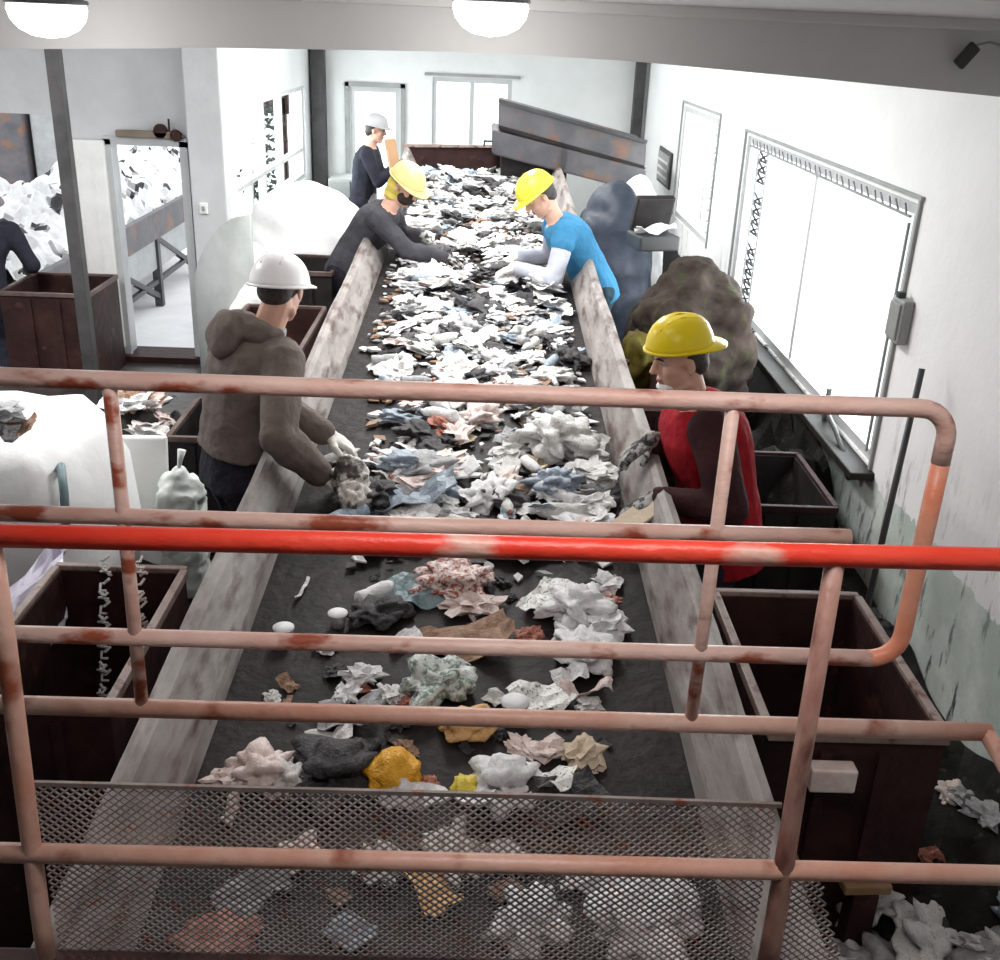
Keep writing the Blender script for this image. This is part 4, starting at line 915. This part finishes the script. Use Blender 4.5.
# seen through the mesh
for i, (x, y, s, key, nm, me, what) in enumerate([(-.187, 1.84, .11, 'pale', 'crumpled_paper', PAPER[0], 'pale paper scrap'), (.142, 1.69, .14, 'white', 'plastic_bag', BAG[2], 'white bag'),
        (.383, 1.70, .20, 'white', 'plastic_bag', BAG[5], 'wide white crumpled bag'), (-.071, 1.775, .13, 'peach', 'film_sheet', SHEET[3], 'peach film sheet'),
        (.095, 1.88, .09, 'white', 'crumpled_paper', PAPER[4], 'white paper ball'), (-.505, 1.62, .12, 'red', 'plastic_bag', BAG[0], 'dull red bag'),
        (-.372, 1.87, .09, 'pink', 'crumpled_paper', PAPER[3], 'pink paper ball'), (-.03, 1.88, .11, 'pale', 'plastic_bag', BAG[6], 'pale bag'),
        (-.232, 1.66, .11, 'blue', 'film_sheet', SHEET[0], 'blue grey film sheet'), (.275, 1.83, .11, 'pale', 'film_sheet', SHEET[6], 'pale film sheet'),
        (-.461, 1.75, .15, 'grey', 'film_sheet', SHEET[2], 'grey film sheet'), (.50, 1.76, .09, 'dark', 'plastic_bag', BAG[4], 'blackish bag')]):
    near(nm, me, key, x, y, s, i * .7, what + ' on the belt seen through the wire mesh', {'crumpled_paper': 'waste paper', 'plastic_bag': 'plastic bag', 'film_sheet': 'film'}[nm])
# larger single pieces in the middle of the belt
near('plastic_bag', BAG[2], 'pale', .333, 4.16, .28, .5, 'big pale grey crumpled bag on the belt left of the red jacket', 'plastic bag', flat=1.1, up=.01)
near('film_sheet', SHEET[4], 'blue', -.223, 3.60, .30, .1, 'wide blue grey sheet on the belt right of the white gloved hand', 'film', .08, up=.01)
near('carton_piece', CARD[2], 'white', -.114, 3.84, .19, .3, 'flat white card beyond the blue grey sheet', 'cardboard', .1, up=.03)
near('film_sheet', SHEET[5], 'white', .371, 3.50, .20, .1, 'white sheet beside the cardboard flap', 'film', .1, up=.01)
near('film_sheet', SHEET[0], 'white', -.445, 5.05, .20, .5, 'white square sheet alone on the bare left of the belt', 'film', .05)
me = skinned(MB().ell((-.46, 3.62, .975), (V((.06, 0, .03)), V((0, .07, 0)), V((-.03, 0, .10))), 4).ell((-.45, 3.52, .95), (V((.05, 0, 0)), V((0, .06, 0)), V((0, 0, .07))), 3).cap((-.53, 3.67, .98), .03, (-.44, 3.56, .94), .06), 'film_bundle', WC['mottled'], .007, 1, .05, .035)
tag(link('film_bundle', me), 'bundle of crumpled printed film in the white gloved hand', 'film')

# ------------------------------------------------------------------ left of the belt
def sack(name, label, cat, m, c, ax, rz=0, voxel=.025, fold=.09, fs=.28, group=None, neck=None, nm2='tied_neck'):
    """a stuffed sack: swollen body with creases, gathered neck as a part"""
    mb = MB(); mb.ell((0, 0, ax[2]), (V((ax[0], 0, 0)), V((0, ax[1], 0)), V((0, 0, ax[2]))), 4); rs = random.Random(int(c[0] * 1000) + int(c[1] * 10))
    mb.box((0, 0, ax[2] * .86), (ax[0] * 1.7, ax[1] * 1.7, ax[2] * 1.7), None, min(ax) * .32)
    for _ in range(5):
        a = rs.uniform(0, 6.28); mb.ell((ax[0] * .62 * math.cos(a), ax[1] * .62 * math.sin(a), ax[2] * rs.uniform(1.2, 1.72)), (V((ax[0] * .4, 0, 0)), V((0, ax[1] * .4, 0)), V((0, 0, ax[2] * .24))), 3)
    me = skinned(mb, name, m, voxel, 6, fold, fs); o = link(name, me); o.location = c; o.rotation_euler = (0, 0, rz); tag(o, label, cat, group)
    if neck:
        n = V(neck); q = MB().tube([n - V((0, 0, .06)), n, n + V((.01, 0, .05)), n + V((.02, .01, .10))], [ax[0] * .22, ax[0] * .07, ax[0] * .10, ax[0] * .17], 12).build(nm2, m, o, True, world=False)
    return o
# big open bulk bag, bottom left
t = thing('bulk_bag', 'big white open bulk bag of grey scraps at the left edge, before the column', 'bulk bag', (-2.08, 4.2, 0))
def rrect(cx, cy, z, a, b, n=28, wob=0.0, sd=0): return [V((cx + math.copysign(abs(math.cos(q)) ** .5, math.cos(q)) * a * (1 + wob * noise.noise(V((math.cos(q) * 2, math.sin(q) * 2, sd)))), cy + math.copysign(abs(math.sin(q)) ** .5, math.sin(q)) * b * (1 + wob * noise.noise(V((math.cos(q) * 2, 7, sd)))), z + wob * .3 * noise.noise(V((math.cos(q) * 3, math.sin(q) * 3, sd + 5))))) for q in [2 * PI * i / n for i in range(n)]]
mb = MB(); mb.loft([rrect(-2.08, 4.2, 0, .42, .40), rrect(-2.08, 4.2, .15, .50, .47, wob=.1), rrect(-2.08, 4.2, .4, .52, .48, wob=.12, sd=2), rrect(-2.08, 4.2, .68, .50, .46, wob=.14, sd=3), rrect(-2.08, 4.22, .86, .44, .42, wob=.16, sd=4), rrect(-2.1, 4.24, .955, .36, .34, wob=.2, sd=5), rrect(-2.12, 4.22, .94, .27, .24, wob=.2, sd=6), rrect(-2.12, 4.2, .86, .24, .21, wob=.1, sd=6)], True)
mb.build('bag_body', M['bag_white'], t, True)
MB().tube([(-1.72, 3.95, .80), (-1.66, 3.9, .88), (-1.64, 3.85, .78), (-1.63, 3.8, .66)], .018, 8).build('lifting_loop', WC['teal'], t, True)
for i in range(9):
    a = i * 2.4; r = .055 * math.sqrt(i); lay(*(('crumpled_paper', PAPER[i % 8], ['grey', 'pale', 'dark'][i % 3]) if i % 2 else ('film_sheet', SHEET[i % 7], ['grey', 'pale', 'brown'][i % 3])), -2.12 + r * math.cos(a), 4.2 + r * math.sin(a), .875 + .05 * (i % 3 == 0), .18, a,
        ['mid grey', 'pale grey', 'dark' if i % 2 else 'brown'][i % 3] + (' crumpled scrap' if i % 2 else ' sheet scrap') + ' in the mouth of the big white bulk bag', 'scrap', 'scraps in the big white bulk bag', .4)
# lilac film at the lower left, sagging over a stand
t = tag(link('plastic_sheet', with_mat(sheet(71, 16, 12, .3, .006, .8), 'white')), 'crumpled lilac plastic sheet at the left edge, beyond the dark bin', 'plastic sheet')
t.data = t.data.copy(); t.data.materials[0] = M['sheet_lilac']; t.location = (-1.58, 3.02, .62); t.scale = (.52, .62, .5); t.rotation_euler = (.0, -.12, .3)
t = thing('work_table', 'low dark steel table under the lilac plastic sheet', 'table', (-1.75, 2.85, 0))
MB().box((-1.75, 2.85, .58), (.66, .7, .03), bev=.005).build('table_top', M['black_steel'], t)
for x in (-2.05, -1.45):
    for y in (2.53, 3.17): MB().bar((x, y, 0), (x, y, .565), .045, .045).build('leg', M['black_steel'], t)
# shredded film hanging over the back of the left bin
for i, (x, dx) in enumerate(((-1.17, .0), (-1.06, .02))):
    mb = MB()
    for j in range(46):
        z = .97 - .012 * j; a = j * 2.1 + i; y = 3.0 - .02 - (.004 * j if z < .9 else 0) - .02 * math.sin(j); rr_ = .016
        mb.tube([(x + dx * j * .05 + rr_ * math.cos(a), y + rr_ * .5 * math.sin(a), z), (x + rr_ * .4 * math.sin(a * 2), y - .012, z - .012), (x - rr_ * math.cos(a), y, z - .02)], .0045, 5)
    tag(mb.build('shredded_film', WC['pink' if i else 'pale']), ['pale', 'pink'][i] + ' shredded film strand hanging inside the left bin, beside the ' + ['first', 'second'][i] + ' handrail post' if False else
        ('pale shredded film strand hanging inside the left bin, left of the thin post' if i == 0 else 'pink shredded film strand hanging inside the left bin, right of the thin post'), 'film')
# heap of waste between the bulk bag and the bins
mb = MB(); nx = 22; H_ = lambda x, y: max(0.0, .66 * math.exp(-((x + 1.84) / .34) ** 2 - ((y - 5.25) / .62) ** 2) + .06 * noise.noise(V((x * 5, y * 5, 0))))
g = [[mb.b.verts.new((-2.5 + 1.15 * i / nx, 4.3 + 1.9 * j / nx, H_(-2.5 + 1.15 * i / nx, 4.3 + 1.9 * j / nx))) for j in range(nx + 1)] for i in range(nx + 1)]
for i in range(nx):
    for j in range(nx): mb.b.faces.new((g[i][j], g[i + 1][j], g[i + 1][j + 1], g[i][j + 1]))
o = tag(mb.build('waste_heap', M['sweepings']), 'dark heap of compacted waste behind the white bulk bag', 'waste heap', kind='stuff')
for i in range(70):
    x, y = R.uniform(-2.25, -1.5), R.uniform(4.55, 5.9); kd = R.choice(['paper', 'bag', 'sheet', 'sheet']); nm, pool, what, cat, keys = KIND[kd]; key = R.choice(['pink', 'pale', 'white', 'grey', 'pink', 'pale', 'brown', 'dark'])
    lay(nm, R.choice(pool), key, x, y, H_(x, y) - .01, R.uniform(.10, .2), None, f'{WORD[key]} {what} on the heap behind the white bulk bag', cat, f'{WORD[key]} {what}s on the heap', .5)
tag(MB().box((-1.585, 4.62, .36), (.22, .05, .72), Matrix.Rotation(-.18, 3, 'X') @ Matrix.Rotation(.1, 3, 'Z'), .012).build('foam_board', M['white_board']), 'white foam board leaning on the waste heap', 'board')
sack('woven_sack', 'pale green woven sack with a gathered top beside the man in the white helmet', 'sack', M['sack_pale'], (-1.36, 4.45, 0), (.115, .11, .33), 0, .012, .035, .06, neck=(0, 0, .64))
# behind the man in white
sack('bulk_bag', 'huge white stuffed bag behind the person in dark grey', 'bulk bag', M['bag_white'], (-1.34, 8.3, 0), (.52, .42, .71), 0, .03, .10, .3)
sack('bulk_bag', 'white stuffed bag left of the huge one, against the left windows', 'bulk bag', M['bag_white'], (-1.72, 7.5, 0), (.23, .26, .58), .2, .025, .08, .25)
sack('bulk_bag', 'small white bag right behind the white helmet', 'bulk bag', M['bag_white'], (-1.30, 6.85, .62) if False else (-1.50, 6.75, 0), (.16, .16, .50), .3, .02, .05, .15)
mb = MB(); rings = []
for i in range(13):
    a = i / 12; x = -1.95 + .47 * a; y = 7.1 - .35 * math.sin(a * PI * .55); zt_ = .92 + .50 * math.sin(a * PI * .5) ** .8
    rings.append([V((x, y, 0)), V((x, y, zt_)), V((x + .012, y + .025, zt_)), V((x + .012, y + .025, 0))])
mb.loft(rings); tag(mb.build('curved_sheet', M['sheet_grey'], None, True), 'curved grey green plastic sheet standing at the end of the left wall', 'sheet')
sack('plastic_sack', 'olive green sack wedged between the belt and the black crate', 'sack', M['olive'], (-.885, 6.75, 0), (.07, .15, .50), 0, .014, .03, .1)
# white drum, pale boxes by the far window
t = thing('storage_cabinet', 'low grey cabinet under the far left window', 'cabinet', (-1.5, 12.3, 0))
MB().box((-1.5, 12.35, .48), (.5, .5, .96), bev=.01).build('cabinet_body', M['sheet_grey'], t)
for s in (-.125, .125):
    d = MB().box((-1.5 + s, 12.09, .5), (.235, .02, .88), bev=.004).build('door', M['sheet_grey'], t); MB().box((-1.5 + s * .3, 12.07, .55), (.015, .03, .1), bev=.003).build('handle', M['frame_dark'], d)

# second hall seen through the openings: a parallel conveyor in the yard
t = thing('yard_conveyor', 'second belt conveyor heaped with white waste, in the yard beyond the doorway', 'conveyor', (-4.7, 11, -.6))
ya, yb = 8.7, 15.2
MB().box((-4.7, (ya + yb) / 2, .40), (1.75, yb - ya, .03)).build('belt', M['belt'], t)
for x in (-5.65, -3.75): MB().box((x, (ya + yb) / 2, .36), (.07, yb - ya, .30), bev=.01).build('side_board', M['blue_steel'], t)
for y in (8.9, 10.6, 12.3, 14.0):
    for x in (-5.6, -3.8): MB().bar((x, y, -.6), (x, y, .25), .09, .09).build('leg', M['frame_dark'], t)
for y in (8.9, 10.6, 12.3):
    MB().bar((-3.8, y, .2), (-3.8, y + 1.7, -.5), .06, .06).build('brace', M['frame_dark'], t); MB().bar((-3.8, y, -.3), (-3.8, y + 1.7, -.3), .05, .05).build('rail', M['frame_dark'], t)
MB().box((-3.80, 11.4, .02), (.03, 4.9, .35)).build('skirt_plate', M['switchbox'], t)
mb = MB(); nx, ny = 44, 150
HH = lambda x, y: .42 + .55 * max(0, 1 - ((x + 4.7) / .95) ** 2) * (.7 + .5 * noise.noise(V((x, y * .8, 3)))) + .12 * noise.noise(V((x * 5, y * 5, 2))) + .05 * noise.cell(V((x * 9, y * 9, 1)))
g = [[mb.b.verts.new((-5.6 + 1.8 * i / nx, ya + (yb - ya) * j / ny, HH(-5.6 + 1.8 * i / nx, ya + (yb - ya) * j / ny))) for j in range(ny + 1)] for i in range(nx + 1)]
for i in range(nx):
    for j in range(ny): mb.b.faces.new((g[i][j], g[i + 1][j], g[i + 1][j + 1], g[i][j + 1]))
me = mb.mesh('white_waste_heap', WC['white'], False); me.materials.append(WC['grey']); me.materials.append(WC['dark'])
for i, p in enumerate(me.polygons):
    v = noise.noise(p.center * 6); p.material_index = 2 if v > .40 else 1 if v > .26 else 0
tag(link('waste_heap', me), 'heap of white waste on the yard conveyor', 'waste heap', kind='stuff')
bush = thing('dark_shrub', 'dark leafy shrub outside, seen through the left wall window', 'shrub', (-2.95, 14.4, -.6))
rq = random.Random(3)
MB().tube([(-2.95, 14.4, -.6), (-2.93, 14.4, .2), (-2.97, 14.42, .9)], [.05, .04, .02], 8).build('stem', M['wood'], bush)
mb = MB()
for i in range(700):
    h = rq.uniform(-.2, 2.3); r_ = .30 * math.sqrt(max(.03, math.sin(PI * (h + .3) / 2.7))) * rq.random() ** .5; a = rq.uniform(0, 2 * PI); p = V((-2.95 + r_ * math.cos(a), 14.4 + r_ * math.sin(a), h))
    d = V((rq.uniform(-1, 1), rq.uniform(-1, 1), rq.uniform(-.6, 1))).normalized(); u = d.orthogonal().normalized() * .028; t_ = d.cross(u).normalized() * .002
    mb.loft([[p - t_, p + d * .05 + u - t_, p + d * .11 - t_, p + d * .05 - u - t_], [p + t_, p + d * .05 + u + t_, p + d * .11 + t_, p + d * .05 - u + t_]])
mb.build('foliage', M['leaf'], bush)
t = thing('baler_machine', 'slate grey machine block beyond the yard conveyor at the left edge', 'machine', (-7.2, 16.4, -.6))
MB().box((-7.3, 16.5, .75), (1.2, .9, 2.6), bev=.03).build('machine_body', M['blue_steel'], t); MB().box((-6.3, 16.5, .6), (.7, .7, 2.3), bev=.03).build('side_housing', M['switchbox'], t)
MB().box((-6.25, 16.1, 1.45), (.6, .06, .18), bev=.01).build('cover_plate', M['white_board'], t); MB().box((-7.3, 16.02, 1.6), (.8, .06, .4), bev=.01).build('access_door', M['frame_dark'], t)
t = thing('steel_gantry', 'dark steel gantry standing over the yard conveyor in the doorway', 'gantry', (-3.6, 15.6, -.6))
for x in (-4.0, -2.9): MB().bar((x, 15.7, -.6), (x, 15.7, 1.9), .12, .12).build('post', M['rust'], t)
MB().bar((-4.1, 15.7, 1.5), (-2.8, 15.7, 1.5), .12, .3).build('beam_piece', M['rust'], t)

# ------------------------------------------------------------------ right of the belt
sack('waste_sack', 'mottled brown stuffed sack behind the yellow helmet, against the window wall', 'sack', M['bag_brown'], (1.24, 6.05, 0), (.37, .38, .68), .1, .022, .17, .16)
sack('waste_sack', 'dark olive sack between the belt and the mottled brown sack', 'sack', M['bag_olive'], (.86, 5.62, 0), (.14, .20, .54), .3, .02, .13, .14)
sack('tarpaulin_bale', 'dark blue tarpaulin bale behind the person in the blue shirt', 'bale', M['bag_blue'], (.97, 7.85, 0), (.30, .40, .80), 0, .024, .08, .3)
t = thing('storage_crate', 'black crate with white contents standing on the mottled brown sack', 'crate', (1.04, 6.55, 1.32))
Rz = Matrix.Rotation(.25, 3, 'Z') @ Matrix.Rotation(.35, 3, 'X')
MB().box((1.04, 6.62, 1.54), (.25, .05, .24), Rz, .01).build('lid', M['black_steel'], t); MB().box((1.04, 6.5, 1.40), (.26, .24, .09), Matrix.Rotation(.25, 3, 'Z'), .012).build('crate_body', M['frame_dark'], t)
tag(link('film_sheet', with_mat(SHEET[3], 'white')), 'white crumpled sheet in the black crate on the brown sack', 'film').location = (1.04, 6.44, 1.445); bpy.context.scene.collection.objects[-1].scale = (.24, .16, .2)
sack('bulk_bag', 'white bag behind the black crate, under the right column', 'bulk bag', M['bag_white'], (1.22, 8.55, 0), (.24, .26, .78), 0, .02, .06, .2)
t = tag(MB().box((1.785, 10.85, 1.36), (.02, .75, .34), None, .004).build('notice_board', M['frame_dark']), 'small dark framed notice on the window wall near the far column', 'notice')
MB().box((1.77, 10.85, 1.36), (.012, .66, .27)).build('paper', M['switchbox'], t)
for i in range(3): MB().box((1.762, 10.85, 1.28 + .07 * i), (.006, .58, .022)).build('line_strip', M['white_board'], t)
t = tag(MB().box((1.775, 4.34, 1.49), (.05, .14, .19), None, .012).build('switch_box', M['switchbox']), 'grey metal box on the wall right of the large window', 'switch box')
MB().box((1.746, 4.34, 1.49), (.012, .11, .15), None, .004).build('cover', M['switchbox'], t); MB().bar((1.76, 4.34, 1.585), (1.76, 4.34, 1.61), .03, .03).build('gland', M['frame_dark'], t)
tag(MB().tube([(1.70, 3.86, 1.42), (1.62, 3.72, .78), (1.53, 3.55, .0)], [.012, .013, .013], 10).build('iron_rod', M['frame_dark'], None, True), 'long black rod leaning on the stained wall right of the window', 'rod')
t = thing('window_stay', 'black window stay with a knob hanging below the large window', 'stay', (1.78, 4.75, .8))
MB().tube([(1.76, 5.05, .86), (1.75, 4.8, .82), (1.74, 4.52, .74)], .012, 8).build('arm', M['frame_dark'], t, True); MB().ell((1.74, 4.50, .73), (V((.02, 0, 0)), V((0, .035, 0)), V((0, 0, .05))), 3).build('knob', M['frame_dark'], t, True)
MB().bar((1.775, 5.05, .78), (1.775, 5.05, .95), .02, .02).build('bracket', M['frame_dark'], t)
# dark waste along the foot of the window wall
mb = MB(); nx, ny = 14, 50; HR = lambda x, y: max(0, (.10 + .34 * (x - 1.2) + (.25 if y > 4.6 else 0) + (.20 if y < 2.3 else 0)) * (1 + .8 * noise.noise(V((x * 4, y * 2.5, 9)))) )
g = [[mb.b.verts.new((1.05 + .74 * i / nx, 1.7 + 4.6 * j / ny, HR(1.05 + .74 * i / nx, 1.7 + 4.6 * j / ny) * min(1, i / 2))) for j in range(ny + 1)] for i in range(nx + 1)]
for i in range(nx):
    for j in range(ny): mb.b.faces.new((g[i][j], g[i + 1][j], g[i + 1][j + 1], g[i][j + 1]))
tag(mb.build('waste_heap', M['sweepings']), 'dark sweepings heaped along the foot of the window wall', 'waste heap', kind='stuff')
for i in range(64):
    near_ = i < 44
    x, y = (R.uniform(1.05, 1.74), R.uniform(1.86, 2.22)) if near_ else (R.uniform(1.35, 1.74), R.uniform(2.5, 4.4)); kd = R.choice(['paper', 'bag', 'bag', 'sheet']); nm, pool, what, cat, keys = KIND[kd]
    key = R.choice(['white', 'pale', 'grey', 'blue', 'dark', 'pale']) if near_ else R.choice(['dark', 'dark', 'grey', 'red', 'pink'])
    where = 'in the heap at the lower right corner' if near_ else 'in the dark sweepings by the window wall'
    lay(nm, R.choice(pool), key, x, y, HR(x, y) * .95, R.uniform(.08, .2) if near_ else R.uniform(.06, .11), None, f'{WORD[key]} {what} {where}', cat, f'{WORD[key]} {what}s {where}', .5)
tag(MB().box((.95, 2.20, .80), (.12, .05, .07), None, .006).build('timber_offcut', WC['pink']), 'short pale timber offcut on the front of the right bin', 'timber')
tag(MB().box((1.07, 2.15, .50), (.13, .08, .03), Matrix.Rotation(.05, 3, 'Z'), .006).build('timber_offcut', M['wood']), 'short brown timber offcut at the foot of the right bin', 'timber')
tag(link('rubble_lump', with_mat(crumple(301, 3, .7, 2.5, .9), 'brown')), 'crumbly brown lump beside the right bin, behind the guardrail post', 'rubble'); o = bpy.data.objects['rubble_lump']; o.location = (.85, 2.13, .46); o.scale = (.13, .12, .20)
for nm, lab, x, z in (('timber_prop', 'timber prop standing under the brown lump', .85, .45), ('timber_prop', 'timber prop standing under the brown offcut', 1.07, .485)):
    tag(MB().bar((x, 2.14, 0), (x, 2.14, z), .07, .06, .004).build(nm, M['rust']), lab, 'timber')

# ------------------------------------------------------------------ light, sky, camera
def area(name, loc, rot, sx, sy, power, color=(1, 1, 1), spread=PI):
    l = bpy.data.lights.new(name, 'AREA'); l.shape = 'RECTANGLE'; l.size = sx; l.size_y = sy; l.energy = power; l.color = color; l.spread = spread
    o = bpy.data.objects.new(name, l); o.location = loc; o.rotation_euler = rot; COL.objects.link(o); return o
area('daylight_right_window', (2.12, 6.0, 1.40), (0, PI / 2, 0), 1.15, 3.0, 125, (.97, .985, 1))
area('daylight_small_window', (2.12, 9.35, 1.5), (0, PI / 2, 0), .95, 1.55, 70, (.97, .985, 1))
area('daylight_left_window', (-2.35, 10.7, 1.45), (0, -PI / 2, 0), .9, 3.1, 120, (.97, .985, 1))
area('daylight_back_window', (-.18, YF + .35, 1.65), (-PI / 2, 0, 0), .85, .75, 40, (.97, .985, 1))
area('daylight_back_left', (-1.28, YF + .35, 1.3), (-PI / 2, 0, 0), .52, 1.2, 30, (.97, .985, 1))
for i, y in enumerate((5.5, 7.8, 10.0)): area(f'hall_fill_{i}', (-.1, y, 2.9), (0, 0, 0), .5, 1.2, 68, (1, .99, .97))  # overhead fill added along the hall, no fittings behind it
area('side_hall_fill', (-3.0, 5.2, 2.9), (0, 0, 0), .6, 1.2, 95, (1, .98, .97))  # unseen fill added to brighten the side hall and its white bag
for i, x in enumerate((0.0, -1.2)):
    l = bpy.data.lights.new('dome_bulb', 'POINT'); l.energy = 4.5; l.shadow_soft_size = .1; l.color = (1, .96, .92)
    o = bpy.data.objects.new('dome_bulb', l); o.location = (x, 3.1, 2.42); COL.objects.link(o)
area('rail_fill', (.2, .95, 2.9), (0, 0, 0), .9, .4, 21, (1, .92, .89))  # unseen fill added above the railings to light their pipes
w = bpy.data.worlds.new('overcast_sky'); scene.world = w; w.use_nodes = True
w.node_tree.nodes['Background'].inputs[0].default_value = (.95, .97, 1, 1); w.node_tree.nodes['Background'].inputs[1].default_value = 2.6
cd = bpy.data.cameras.new('camera'); cam = bpy.data.objects.new('camera', cd); COL.objects.link(cam); scene.camera = cam
f, Hc = 1050.0, 2.55; cd.sensor_fit = 'HORIZONTAL'; cd.sensor_width = 36; cd.lens = 36 * f / 1000; cd.clip_start = .05; cd.clip_end = 200
r = math.radians(1.85); fwd = V((-10 / f, 450 / f, -1)).normalized(); cc = (-10 / f) * math.cos(r) - (450 / f) * math.sin(r)
Xc = V((math.cos(r), -math.sin(r), cc)).normalized(); Zc = Xc.cross(fwd)
cam.matrix_world = Matrix((Xc, fwd, Zc)).to_4x4(); cam.location = (0, 0, Hc)
vs = scene.view_settings; vs.view_transform = 'Standard'; vs.look = 'None'; vs.gamma = 1; vs.exposure = 0.0; vs.use_curve_mapping = False
scene.cycles.max_bounces = 8; scene.cycles.transparent_max_bounces = 12
